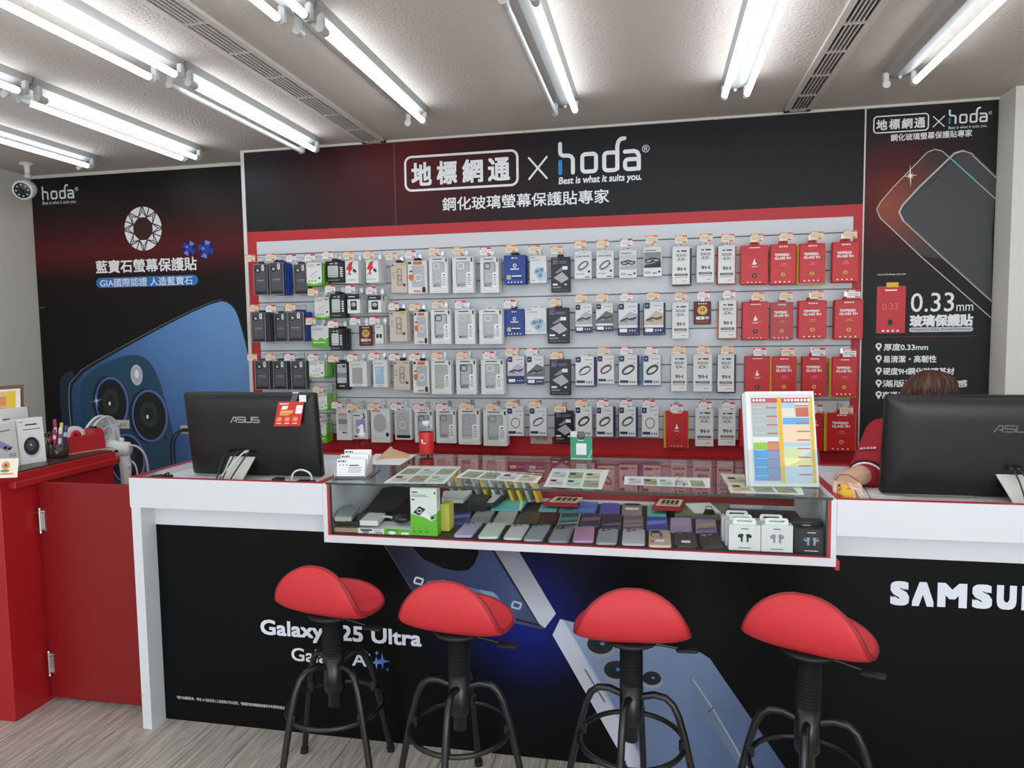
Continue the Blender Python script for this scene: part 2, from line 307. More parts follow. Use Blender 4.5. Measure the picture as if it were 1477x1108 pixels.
# the giant phone
def smooth_poly(P, it=2):
    for _ in range(it): P = [q for a, b in zip(P, P[1:]+P[:1]) for q in ((a[0]*.75+b[0]*.25, a[1]*.75+b[1]*.25), (a[0]*.25+b[0]*.75, a[1]*.25+b[1]*.75))]
    return P
m = MB(t.location)
body = [(97, 556), (108, 545), (122, 528), (309, 429), (338, 436), (351, 478), (361, 520), (373, 590), (376, 720), (112, 720), (104, 640)]
m.poly(smooth_poly([(84, 560), (90, 538), (112, 533), (125, 700), (98, 690)]), Y, mat('phone_side_teal', (14, 42, 60), .4), 1)
m.poly(smooth_poly(body), Y, mat('phone_edge_silver', (176, 186, 194), .35), 2)
bb = [(a+(239-a)*.012+(3 if a < 200 else 1), b+(3 if b < 600 else 0)) for a, b in body]
m.poly(smooth_poly([(a+.8, b) for a, b in body]), Y, mat('phone_edge_black', (14, 18, 26), .4), 3)
e1, e2 = at(130, 660, Y), at(350, 450, Y); ax = (e2-e1).normalized()
m.poly(smooth_poly(bb), Y, printed('phone_blue', [(0, (30, 62, 96)), (.35, (54, 96, 150)), (.7, (92, 138, 196)), (1, (112, 160, 214))], ax, e1.dot(ax), e2.dot(ax)), 4)
m.poly(smooth_poly([(113, 560), (128, 536), (172, 514), (206, 511), (226, 534), (241, 585), (254, 640), (250, 672), (215, 700), (160, 712), (122, 640)]), Y, printed('phone_camera_plate', [(0, (24, 70, 92)), (.5, (28, 74, 100)), (1, (52, 92, 140))], ax, e1.dot(ax), e2.dot(ax)), 5)
def lens(px, py, rw, rh, dark=True):
    c = at(px, py, Y); w = at(px+rw, py, Y).x-c.x; h = c.z-at(px, py+rh, Y).z; m.frame((c.x, Y, c.z), (w, 0, 0), (0, 0, h))
    m.ell(-.13, .0, 1.06, 1.04, mat('lens_barrel', (18, 26, 40), .3), 6, 40); m.ell(0, 0, 1, 1, mat('lens_rim_violet', (124, 96, 170), .3), 7, 40); m.ell(-.02, .02, .97, .97, mat('lens_rim_blue', (70, 120, 190), .3), 8, 40)
    m.ell(-.01, 0, .9, .92, mat('lens_black', (16, 20, 22), .25), 9, 40); m.ell(-.04, .05, .5, .5, mat('lens_green', (36, 52, 48), .25), 10, 30); m.ell(-.05, .06, .26, .28, mat('lens_inner', (22, 32, 32), .2), 11, 24); m.ell(-.12, -.03, .07, .08, INK, 12, 10)
lens(161.8, 581, 24, 37); lens(216.5, 600, 26, 37.5); lens(184, 662, 26, 36)
c = at(197.5, 541, Y); m.frame((c.x, Y, c.z), (.048, 0, 0), (0, 0, .073)); m.ell(-.12, 0, 1.02, 1.02, mat('lens_barrel'), 6); m.ell(0, 0, 1, 1, LGREY, 7); m.ell(0, 0, .82, .84, mat('flash_lilac', (186, 184, 200), .3), 8); m.ell(.05, .1, .35, .4, INK, 9)
c = at(140, 578, Y); m.frame((c.x, Y, c.z), (1, 0, 0), (0, 0, 1)); st = mat('glint_print', (214, 232, 246), .4)
for i in range(4): a = pi/4*i+.2; L = .05 if i % 2 == 0 else .025; m.d([(-L*cos(a), -L*sin(a)), (.003*sin(a), -.003*cos(a)), (L*cos(a), L*sin(a)), (-.003*sin(a), .003*cos(a))], st, 13)
c = at(239, 631, Y); m.frame((c.x, Y, c.z), (1, 0, 0), (0, 0, 1)); m.ell(0, 0, .011, .014, mat('lens_barrel'), 6)
m.build('phone_picture', t)
# ------------------------------------------------------------------ right poster: tempered glass protector
Y = YP
t = thing('wall_poster', 'narrow dark poster with two outlined phones and bullet points beside the white pillar', 'poster', (1.4, Y, .2))
m = MB(t.location); m.box(1.090, 1.714, Y, Y+.2, .2, HC-.002, printed('poster_black_and_orange', [(0, (124, 44, 30)), (.3, (86, 30, 30)), (.65, (44, 27, 29)), (1, (29, 28, 29))], center=(at(1290, 282, Y)), radius=.5, r=.5, spec=.3)); m.build('poster_sheet', t)
q = lambda zx, zy: (1227+zx/2.408, 130+zy/2.408)
m = MB(t.location)
a = at(*q(78, 122), Y); b = at(*q(272, 109), Y); z = (a.z+b.z)/2; m.frame((0, Y, 0), (1, 0, 0), (0, 0, 1)); m.rring(a.x, z-.045, b.x, z+.045, .02, .006, INK, 2)
W = lambda s, x0, y0, x1, y1, h, mm=INK, bold=0, k=2: m.px(s, *q(x0, y0), *q(x1, y1), h/2.408, Y, mm, k, bold)

for i, ch in enumerate('地標網通'): W(ch, 89+44*i, 121.5-2.6*i, 89+44*i+38, 120.3-2.6*i, 36, bold=.0014)
if 1: pass
p = at(*q(306, 109), Y)
for sg in (1, -1): m.line([(p.x-.026, p.z-sg*.026), (p.x+.026, p.z+sg*.026)], .005, INK, 2)
a = at(*q(340, 98), Y); b = at(*q(476, 90), Y); hoda(m, a.x, (a.z+b.z)/2-.030, b.x-a.x, .078, INK, mat('logo_blue'))
W('®', 479, 79, 491, 78, 12); W('Best is what it suits you.', 340, 133, 474, 124, 13); W('鋼化玻璃螢幕保護貼專家', 139, 165, 422, 150, 25, bold=.0005)
W('0.33', 209, 738, 359, 736, 66, bold=.0004); W('mm', 367, 757, 425, 755, 22); W('玻璃保護貼', 205, 801, 425, 799, 42, bold=.003)
a = at(*q(203, 832), Y); b = at(*q(425, 831), Y); z = (a.z+b.z)/2; m.frame((0, Y, 0), (1, 0, 0), (0, 0, 1)); m.rrect(a.x, z-.0125, b.x, z+.0125, .0124, LGREY, 1)
W('Tempered Glass Screen Protector', 209, 832, 419, 831, 11, DARK, 0, 3); W('www.landtop.com.tw', 93, 641, 192, 640, 9)
a = at(*q(85, 858), Y); b = at(*q(435, 857), Y); m.rect(a.x, a.z-.001, b.x, a.z+.001, mat('poster_line', (120, 60, 54), .5), 1)
pin_in = mat('poster_dark', (29, 28, 29), .5)
for y, s, x0, x1 in ((893, '厚度0.33mm', 115, 269), (935, '易清潔・高韌性', 113, 298), (977, '硬度9H鋼化玻璃基材', 112, 360), (1020, '滿版覆蓋  高質感', 110, 405), (1060, '高透光', 109, 190)):
    W(s, x0, y, x1, y-1, 25, bold=.0008); c = at(*q(97, y-2), Y); m.frame((c.x, Y, c.z), (1, 0, 0), (0, 0, 1)); m.ell(0, .004, .0155, .0155, INK, 2, 14); m.d([(-.012, -.003), (0, -.026), (.012, -.003)], INK, 2); m.ell(0, .004, .007, .007, pin_in, 3, 10)
m.build('lettering', t)
m = MB(t.location); wire = mat('phone_outline_silver', (190, 186, 182), .3)
A = [q(505, 380), q(345, 236), q(318, 212), q(292, 206), q(266, 216), q(150, 335), q(104, 388), q(90, 414), q(102, 444), q(240, 575), q(486, 790)]
B_ = [q(507, 305), q(420, 222), q(388, 211), q(360, 220), q(240, 335), q(180, 400), q(168, 424), q(182, 452), q(330, 590), q(490, 733)]
m.poly([q(175, 440), q(290, 206), q(330, 222), q(240, 330), q(168, 424)][:0] or A[1:10]+[q(330, 590), q(182, 452), q(168, 424), q(180, 400), q(240, 335), q(345, 236)], Y, printed('phone_glow_orange', [(0, (150, 62, 34)), (.5, (108, 46, 36)), (1, (52, 40, 42))], center=at(*q(120, 400), Y), radius=.33, r=.4), 1)
m.poly(B_+[q(490, 500)], Y, printed('phone_screen_grey', [(0, (40, 42, 42)), (1, (66, 68, 68))], (.6, 0, .8), 2.0, 2.6), 2)
m.pline(A, .005, Y, wire, 3); m.pline(B_, .009, Y, wire, 3); m.pline([(x+3, y+2) for x, y in B_], .003, Y, mat('phone_edge_black'), 4); m.pline([q(345, 236), q(430, 312)], .0055, Y, mat('outline_cyan', (110, 190, 210), .3), 4)
m.pline([q(268, 330), q(305, 300)], .005, Y, DARK, 4)
c = at(*q(207, 298), Y); m.frame((c.x, Y, c.z), (1, 0, 0), (0, 0, 1)); st2 = mat('glint_warm', (255, 236, 214), .4)
for L, a in ((.06, pi/2+.05), (.035, .05), (.02, .8), (.02, 2.3)): m.d([(-L*cos(a), -L*sin(a)), (.004*sin(a), -.004*cos(a)), (L*cos(a), L*sin(a)), (-.004*sin(a), .004*cos(a))], st2, 5)
a = at(*q(88, 845), Y); b = at(*q(192, 680), Y); m.frame((a.x, Y, a.z), (b.x-a.x, 0, 0), (0, 0, b.z-a.z)); m.rect(0, 0, 1, 1, REDP, 2); m.rect(.32, .98, .74, 1.08, YEL, 2); m.text('0.33', .2, .5, .74, .64, mat('faded_red', (226, 120, 118), .5), 3); m.ell(.48, .23, .09, .065, DARK, 3)
for i in range(4): m.rect(.2+.17*i, .03, .28+.17*i, .07, INK, 3)
m.rect(.28, .9, .7, .93, INK, 3); m.build('phone_picture', t)
# a loose scrap of torn print hangs at the top of the poster edge
# ------------------------------------------------------------------ slatwall
t = thing('slatwall', 'long white slatwall in a red surround full of hanging phone accessories', 'slatwall', (-.72, YP, .6))
redb = mat('red_board', (190, 34, 42), .45)
m = MB(t.location); m.box(-2.522, 1.083, YP, YP+.1, .35, 2.203, redb); m.build('red_surround', t)
m = MB(t.location); slat = mat('slatwall_white', (214, 218, 222), .4); groove = mat('slatwall_groove', (120, 122, 126), .5)
zs = [2.055, 1.956, 1.857, 1.756, 1.657, 1.557, 1.453, 1.354, 1.255, 1.158, 1.06, .985]; X0, X1 = -2.451, 1.035
edges = [2.141]+zs+[.93]
for a, b in zip(edges, edges[1:]): m.box(X0, X1, YP-.016, YP, b+.003, a-.003, slat, .0015)
m.box(X0, X1, YP-.006, YP, .93, 2.138, groove); m.box(.3, .302, YP-.0166, YP, .93, 2.138, LGREY); m.build('slat_board', t)
m = MB(t.location); m.box(-2.522, 1.083, 3.985, YP, 0, .815, mat('red_board_dark', (150, 20, 26), .4), .004); m.box(-2.522, 1.083, 3.975, YP, .815, .83, redb, .003); m.build('plinth_cabinet', t)
# ------------------------------------------------------------------ ceiling vents
vm = mat('vent_white', (214, 208, 198), .5); vd = mat('vent_dark', (24, 22, 21), .9)
for x0, x1, y0, y1, lab in ((-1.72, -1.575, .8, 4.085, 'long slotted air vent in the ceiling between two left light rows'), (.672, .805, .8, 4.06, 'long slotted air vent in the ceiling near the right poster')):
    t = thing('ceiling_vent', lab, 'air vent', ((x0+x1)/2, (y0+y1)/2, HC-.02), 'slotted ceiling vents')
    m = MB(t.location); w = .026; z0 = HC-.014
    m.box(x0, x0+w, y0, y1, z0, HC, vm); m.box(x1-w, x1, y0, y1, z0, HC, vm); m.box(x0, x1, y1-.03, y1, z0, HC, vm); m.box(x0, x1, y0, y0+.03, z0, HC, vm); m.build('vent_frame', t)
    m = MB(t.location); m.box(x0+w, x1-w, y0+.03, y1-.03, HC-.002, HC, vd); m.build('vent_slot', t)
    m = MB(t.location); n = 5
    for i in range(1, n): x = x0+w+(x1-x0-2*w)*i/n; m.box(x-.0022, x+.0022, y0+.03, y1-.03, z0, HC-.002, vm)
    y = y0+.2
    while y < y1-.1: m.box(x0+w, x1-w, y-.005, y+.005, z0+.001, HC-.002, vm); y += .28
    m.build('vent_louvre', t)
# ------------------------------------------------------------------ fluorescent battens
tube_on = mat('lit_fluorescent_tube', (236, 244, 255), .4, emit=TUBE); tube_off = mat('unlit_fluorescent_tube', (206, 208, 206), .3, coat=.4); hous = mat('batten_white', (158, 157, 153), .45); cap = mat('tube_cap_grey', (190, 190, 186), .4)
def batten(xl, xr, y0, y1, left, right, label, grp='fluorescent ceiling lights'):
    """two tube light fitting; left / right: 'on', 'off' or None (no tube in that side)"""
    t = thing('fluorescent_light', label, 'ceiling light', ((xl+xr)/2, (y0+y1)/2, HC), grp); c = (xl+xr)/2; zt = 2.625
    m = MB(t.location); m.prism([(c-.062, HC), (c-.05, HC-.03), (c-.018, HC-.045), (c+.018, HC-.045), (c+.05, HC-.03), (c+.062, HC)], y0-.03, y1+.03, hous, 'y'); m.ball((c, y0+.03, HC-.05), .009, cap, n=8); m.ball((c, y1-.01, HC-.05), .009, cap, n=8); m.build('batten', t)
    for x, st in ((xl, left), (xr, right)):
        for y, sg in ((y0, 1), (y1, -1)):
            m = MB(t.location); m.box(x-.012, x+.012, y-.012, y+.012, zt-.004, HC-.025, cap, .004); m.cyl((x, y-.014, zt), (x, y+.02*sg, zt), .0165, cap); m.build('tube_holder', t)
        if st:
            m = MB(t.location); m.cyl((x, y0+.035, zt), (x, y1-.035, zt), .0135, tube_on if st == 'on' else tube_off, 16); o = m.build('tube', t)
            m = MB(t.location)
            for y in ((y0+.02, y0+.04), (y1-.04, y1-.02)): m = MB(t.location); m.cyl((x, y[0], zt), (x, y[1], zt), .0142, cap); m.build('tube_cap', o, Vector())
batten(-3.56, -3.475, 2.74, 3.93, None, 'on', 'fluorescent light nearest the left wall with one lit tube above the wall camera')
batten(-2.80, -2.705, 2.77, 3.91, 'on', 'on', 'fluorescent light with two lit tubes over the left poster gem')
batten(-2.80, -2.705, 1.53, 2.70, None, 'on', 'fluorescent light cut off at the left frame edge in line with the lit pair', 'fluorescent ceiling lights')
batten(-2.05, -1.93, 1.48, 2.69, 'on', 'on', 'near fluorescent light with two lit tubes left of the long air vent')
batten(-2.03, -1.938, 2.76, 3.915, 'off', 'on', 'fluorescent light with one dead and one lit tube ending at the header sign left part')
batten(-1.255, -1.155, 1.10, 2.31, 'on', 'on', 'fluorescent light cut off by the top edge right of the left air vent')
batten(-1.238, -1.152, 2.39, 3.54, None, 'on', 'fluorescent light with a single lit tube and an empty holder above the boxed sign characters')
batten(-.482, -.381, 2.33, 3.56, 'off', 'on', 'fluorescent light in mid ceiling with a dead tube left of a lit one')
batten(.316, .415, 2.33, 3.51, 'on', 'on', 'fluorescent light with two lit tubes just left of the right air vent')
batten(1.01, 1.122, 2.33, 3.51, None, 'on', 'fluorescent light with one lit tube and an empty holder over the right poster')
for x in (-3.5, -.43, .366, 1.07, 1.85): batten(x-.048, x+.048, 1.06, 2.26, 'on', 'on', 'unseen fluorescent light added over the customer area to brighten the room', 'added lights over the customer area')  # unseen battens that carry the rows on, added because more light is needed
for x, y in [(x, y) for x in (-3.5, -2.75, -2.0, -1.2, -.43, .366, 1.07, 1.85) for y in (-.2, -1.5)]: batten(x-.048, x+.048, y-.6, y+.6, 'on', 'on', 'unseen fluorescent light added over the customer area to brighten the room', 'added lights over the customer area')  # further unseen battens, added to raise the room light
# ------------------------------------------------------------------ dome camera, hook
t = thing('security_camera', 'small white security camera hanging from the ceiling in the left corner', 'security camera', (-4.05, 4.02, HC))
cw = mat('camera_white', (222, 222, 220), .4)
m = MB(t.location); m.lathe([(0, HC), (.045, HC), (.045, HC-.012), (.02, HC-.02), (.017, HC-.075), (.024, HC-.08), (.024, HC-.095), (0, HC-.1)], cw, (-4.05, 4.02, 0)); m.build('mount', t)
m = MB(t.location); dr = Vector((.35, -.9, -.3)).normalized(); c = Vector((-4.05, 4.0, HC-.175)); m.lathe([(0, -.06), (.03, -.055), (.056, -.03), (.062, 0), (.062, .05), (.055, .058), (.05, .055)], cw, c, 24, dr); m.build('housing', t)
m = MB(t.location); m.lathe([(.051, .05), (.02, .056), (0, .058)], mat('camera_face_black', (22, 24, 26), .2), c, 20, dr)
for i in range(8):
    a = 2*pi*i/8; e = dr.orthogonal().normalized(); g = dr.cross(e); m.ball(c+dr*.054+e*.036*cos(a)+g*.036*sin(a), .006, LGREY, n=8)
m.ball(c+dr*.056, .013, BLK, n=10); m.build('lens_face', t)
p = at(755, 186, YP-.01); m = MB(p); m.tube([p+Vector((.004, 0, -.02)), p+Vector((.004, 0, .01)), p+Vector((0, -.01, .03)), p+Vector((-.012, -.012, .034))], .003, BLK, 6); tag(m.build('wire_hook'), 'bent black wire sticking out over the top of the header sign', 'wire')
# ================================================================== the counter
YA, YB, YR = 2.351, 2.432, 2.95     # apron front, printed panel, rear of the desks
HT = 1.011
wl = mat('counter_white', (222, 225, 229), .33); rim = mat('red_edge_band', (176, 40, 50), .4); ind = mat('desk_top_white', (226, 228, 230), .4)
t = thing('counter_base', 'long counter front with a black printed panel of phones under the glass case', 'counter', (-.5, YB, 0))
dk = mat('counter_print_black', (12, 12, 13), .42, spec=.12)
m = MB(t.location); m.box(-1.95, 2.3, YB, YB+.02, 0, .7915, printed('counter_black_blue', [(0, (26, 40, 132)), (.3, (20, 28, 92)), (.62, (13, 15, 36)), (1, (12, 12, 13))], center=at(758, 893, YB), radius=.42, r=.42, spec=.12)); m.box(-1.95, -1.1865, YB, YB+.02, .7915, .806, dk); m.box(.5655, 2.3, YB, YB+.02, .7915, .806, dk); m.build('printed_panel', t)
m = MB(t.location); m.box(-1.95, -1.1865, YB-.001, YB+.02, .806, .893, wl); m.build('white_board', t); m = MB(t.location); m.box(.5655, 2.3, YB-.001, YB+.02, .806, .893, wl); m.build('white_board', t)
Y = YB
m = MB(t.location)
pw = mat('panel_letter_white', (226, 232, 242), .4)
m.px('Galaxy S25 Ultra', 376, 909.5, 608, 922.5, 29, Y, pw, 2, bold=.0024); m.build('lettering', t); m = MB(t.location); m.px('Galaxy AI', 420.5, 947.5, 534, 954.5, 25, Y, pw, 2, bold=.001)
m.build('lettering', t); m = MB(t.location); 
for ch, za, zb in (('S', 877, 955), ('Λ', 966, 1057), ('M', 1071, 1193), ('S', 1214, 1297), ('U', 1315, 1397), ('N', 1418, 1505), ('G', 1522, 1612)): m.px(ch, 977+za/2.856, 855.3+(za-877)/2.856*.04, 977+zb/2.856, 855.3+(zb-877)/2.856*.04, 35, Y, pw, 2, bold=.0062)
m.build('lettering', t); m = MB(t.location); m.px('*圖片為模擬影像。*特定 AI 功能需登入三星帳號才可以使用。*螢幕影像為模擬畫面僅供參考實際依產品為準', 255, 1005.5, 418, 1022, 4.5, Y, pw, 2)
m.build('lettering', t); m = MB(t.location)
def star(px, py, r, mm):
    c = at(px, py, Y); m.frame((c.x, Y, c.z), (1, 0, 0), (0, 0, 1)); P = []
    for i in range(4):
        for a, q in ((pi/2*i, r), (pi/2*i+.3, r*.42), (pi/2*i+pi/4, r*.26), (pi/2*i+pi/2-.3, r*.42)): P.append((q*cos(a), q*sin(a)))
    m.d(P, mm, 2)
star(551.5, 953.5, .033, mat('star_blue', (84, 112, 214), .4)); star(543, 956, .026, mat('star_sky', (104, 160, 220), .4)); star(543.5, 942, .011, mat('star_sky')); star(559, 965.5, .009, mat('star_blue'))
m.build('star_emblem', t)
m = MB(t.location)
scr_a, scr_b = at(560, 800, Y), at(780, 900, Y); ax = (scr_b-scr_a).normalized()
m.poly([(548, 776), (700, 776), (786, 902), (782, 908), (746, 900), (596, 857)], Y, printed('phone_screen_dark_blue', [(0, (20, 22, 40)), (.4, (38, 52, 92)), (.8, (66, 84, 128)), (1, (48, 58, 92))], ax, scr_a.dot(ax), scr_b.dot(ax)), 1)
m.poly([(584, 776), (690, 776), (690, 800), (684, 814), (676, 822), (662, 824), (640, 820), (610, 806)], Y, dk, 2)
m.pline([(552, 783), (595, 850)], .003, Y, mat('edge_line_grey', (70, 76, 92), .4), 2)
fr = printed('phone_frame_metal', [(0, (96, 98, 110)), (.5, (150, 152, 166)), (1, (196, 200, 214))], (0, 0, -1), -.81, -.55)
m.poly([(703, 776), (737, 776), (802, 885), (786, 906), (778, 900)], Y, fr, 3); m.poly([(698, 776), (704, 776), (786, 905), (744, 895), (744, 892), (776, 900)], Y, mat('phone_bezel', (12, 13, 16), .4), 2)
for px, py, ca in ((604, 838, (220, 226, 234)), (745, 873, (176, 196, 220))):
    c = at(px, py, Y); m.frame((c.x, Y, c.z), (1, 0, -.2), (.35, 0, 1)); m.rring(-.018, -.014, .018, .014, .008, .007, mat('icon_%d' % px, ca, .4), 3)
m.poly([(616, 838), (640, 836), (716, 858), (722, 866), (690, 862), (616, 848)], Y, mat('wallpaper_blue', (96, 134, 196), .4), 3); m.poly([(690, 850), (712, 854), (720, 862), (700, 858)], Y, mat('wallpaper_aqua', (130, 176, 196), .4), 4)
# second phone, back side, with pen
b0, b1 = at(800, 900, Y), at(1180, 1100, Y); ax = (b1-b0).normalized()
P = [(808, 893), (990, 938), (1010, 941), (1024, 950), (1036, 968), (1148, 1130), (1010, 1180), (944, 1140)]
m.poly(P, Y, printed('phone_back_blue_grey', [(0, (142, 164, 196)), (.35, (118, 138, 172)), (.7, (90, 108, 142)), (1, (58, 72, 104))], ax, b0.dot(ax), b1.dot(ax)), 1)
m.poly([(797, 916), (808, 893), (812, 895), (860, 978), (950, 1140), (925, 1140)], Y, fr, 2); m.pline([(812, 894), (862, 978), (952, 1140)], .004, Y, mat('edge_light', (178, 190, 206), .35), 3)
m.pline([(844, 966), (872, 1012)], .006, Y, mat('phone_side_key', (104, 110, 126), .4), 3)
for px, py, r in ((866, 929, .048), (889, 966, .045), (940, 978, .034), (901, 995, .022), (896, 931, .018)):
    c = at(px, py, Y); m.frame((c.x, Y, c.z), (1, 0, -.28), (.42, 0, .78)); m.ell(.006, -.012, r, r, mat('lens_ring_metal', (150, 156, 168), .3), 3); m.ell(0, 0, r, r, mat('lens_barrel'), 4); m.ring(0, 0, r, r, r*.1, mat('lens_ring_metal'), 5); m.ell(0, 0, r*.5, r*.5, mat('lens_black'), 5); m.ell(.1*r, .1*r, r*.17, r*.17, mat('lens_rim_blue'), 6)
m.poly(smooth_poly([(996, 974), (1000, 976), (1026, 1014), (1052, 1060), (1086, 1120), (1078, 1124), (1044, 1072), (1014, 1030), (996, 990)], 1), Y, mat('pen_grey', (104, 118, 142), .35), 4)
m.pline([(1000, 980), (1028, 1022), (1060, 1076), (1082, 1116)], .006, Y, mat('pen_light', (150, 164, 186), .3), 5); m.pline([(1021, 1027), (1029, 1020)], .004, Y, mat('pen_dark', (50, 58, 74), .4), 6)
m.build('phone_picture', t)
m = MB(t.location); m.prism([(-1.95, YB), (-1.95, YB+.02), (-1.95-.0, YB+.02)][:0] or [(-1.99, YA), (-1.95, YA), (-1.95, YR), (-1.99, YR)], .0, .893, wl)
m.prism([(-1.992, YA-.001), (-1.985, YA-.001), (-1.987, YA+.02), (-1.992, YA+.02)], .13, .142, KRAFT); m.build('end_panel', t)
def desk(name, x0, x1, label):
    t = thing(name, label, 'desk', ((x0+x1)/2, YA, .893))
    m = MB(t.location); m.box(x0, x1, YA, YA+.02, .893, HT-.002, wl); m.box(x0, x1, YA+.02, YB, .893, .905, wl); m.build('apron', t)
    m = MB(t.location); m.box(x0+.02, x1-.02, YA+.02, YR-.02, .975, .985, ind); m.build('desk_top', t)
    m = MB(t.location); h = HT-.002
    for a in ((x0, x0+.02, YA+.02, YR), (x1-.02, x1, YA+.02, YR), (x0+.02, x1-.02, YR-.02, YR)): m.box(*a, .905, h, wl)
    m.build('side_board', t)
    m = MB(t.location); h = HT-.002
    for a in ((x0, x1, YA+.001, YA+.02), (x0, x0+.026, YA+.02, YR), (x1-.026, x1, YA+.02, YR), (x0+.026, x1-.026, YR-.02, YR)): m.box(*a, h, HT, rim)
    m.build('edge_band', t)
    return t
desk('sales_desk', -1.995, -1.187, 'white sales desk with red edge under the monitor with a red flyer'); desk('sales_desk', .566, 2.3, 'white sales desk with red edge where the staff member works')
# ------------------------------------------------------------------ glass showcase
x0, x1 = -1.186, .565
t = thing('display_case', 'white framed glass display case full of phones between the two desks', 'display case', (-.31, YA, .79))
m = MB(t.location)
m.box(x0, x1, YA, 2.97, .792, .819, wl); m.box(x0, x0+.016, YA, 2.97, .819, HT-.002, wl); m.box(x1-.016, x1, YA, 2.97, .819, HT-.002, wl)
m.box(x1-.001, x1+.012, YA+.004, YA+.05, .78, .81, redb); m.build('frame', t)
m = MB(t.location); m.box(x0+.016, x0+.026, YA+.001, YA+.012, .819, HT-.003, rim); m.box(x1-.026, x1-.016, YA+.001, YA+.012, .819, HT-.003, rim); m.box(x0+.016, x1-.016, YA+.0005, YA+.012, .817, .822, rim); m.build('red_trim', t)
m = MB(t.location); m.box(x0+.016, x1-.016, YA+.012, 2.95, .819, .826, mat('case_floor_black', (26, 26, 28), .5)); m.build('case_floor', t)
m = MB(t.location); m.box(x0+.016, x1-.016, 2.95, 2.97, .819, 1.0, mat('red_board_dark')); m.box(x0+.3, x1-.016, 2.93, 2.95, .826, .838, WHITE); m.build('rear_door', t)
gl = glass('showcase_glass', (250, 253, 252), 1.45); glf = glass('showcase_front_glass', (250, 253, 252), 1.25); ge = mat('glass_edge_green', (22, 58, 48), .15)
m = MB(t.location); m.box(x0+.026, x1-.026, YA+.003, YA+.008, .822, HT-.006, glf); m.box(x0+.026, x0+.031, YA+.002, YA+.009, .822, HT-.006, ge); m.box(x1-.031, x1-.026, YA+.002, YA+.009, .822, HT-.006, ge); m.build('front_glass', t)
m = MB(t.location); m.box(x0+.012, x1-.012, YA+.004, 2.975, HT-.004, HT+.003, gl); m.box(x0+.012, x1-.012, YA-.001, YA+.004, HT-.004, HT+.003, ge); m.box(x0+.012, x1-.012, 2.975, 2.978, HT-.004, HT+.003, ge); m.build('top_glass', t)
GZ = HT+.0032
# ------------------------------------------------------------------ swing gate and red cabinet
t = thing('swing_gate', 'low red gate between the red cabinet and the white counter', 'gate', (-2.27, 2.474, 0))
m = MB(t.location); m.box(-2.528, -2.0, 2.464, 2.484, .022, .951, mat('gate_shaded_red', (136, 16, 22), .4), .002); m.build('panel', t)  # cabinet red made darker, the gate's shade is put into its colour
for z in (.79, .172):
    m = MB(t.location); m.box(-2.527, -2.50, 2.462, 2.465, z-.042, z+.042, CHROME); m.cyl((-2.520, 2.456, z-.046), (-2.520, 2.456, z+.046), .0065, CHROME, 10)
    for dz in (-.05, .05): m.ball((-2.520, 2.456, z+dz), .0075, CHROME, n=8)
    for dz in (-.035, .035): m.box(-2.535, -2.503, 2.452, 2.460, z+dz-.002, z+dz+.002, CHROME)
    m.build('hinge', t)
t = thing('red_cabinet', 'red lacquered cabinet by the left wall with boxes and a tape dispenser on top', 'cabinet', (-2.95, 2.6, 0))
m = MB(t.location); m.box(-3.4, -2.54, 2.30, 2.90, 0, .975, RED, .002); m.build('body', t)
m = MB(t.location); m.box(-3.4, -2.532, 2.29, 2.91, .975, 1.006, RED, .003); m.build('top_board', t)
m = MB(t.location); m.box(-3.39, -2.545, 2.30, 2.90, 1.006, 1.012, mat('dark_wood_top', (66, 48, 42), .3, vary=.3)); m.build('counter_surface', t)
m = MB(t.location); m.box(-2.54, -2.505, 2.335, 2.905, .951, .978, RED, .003); m.build('side_ledge', t)
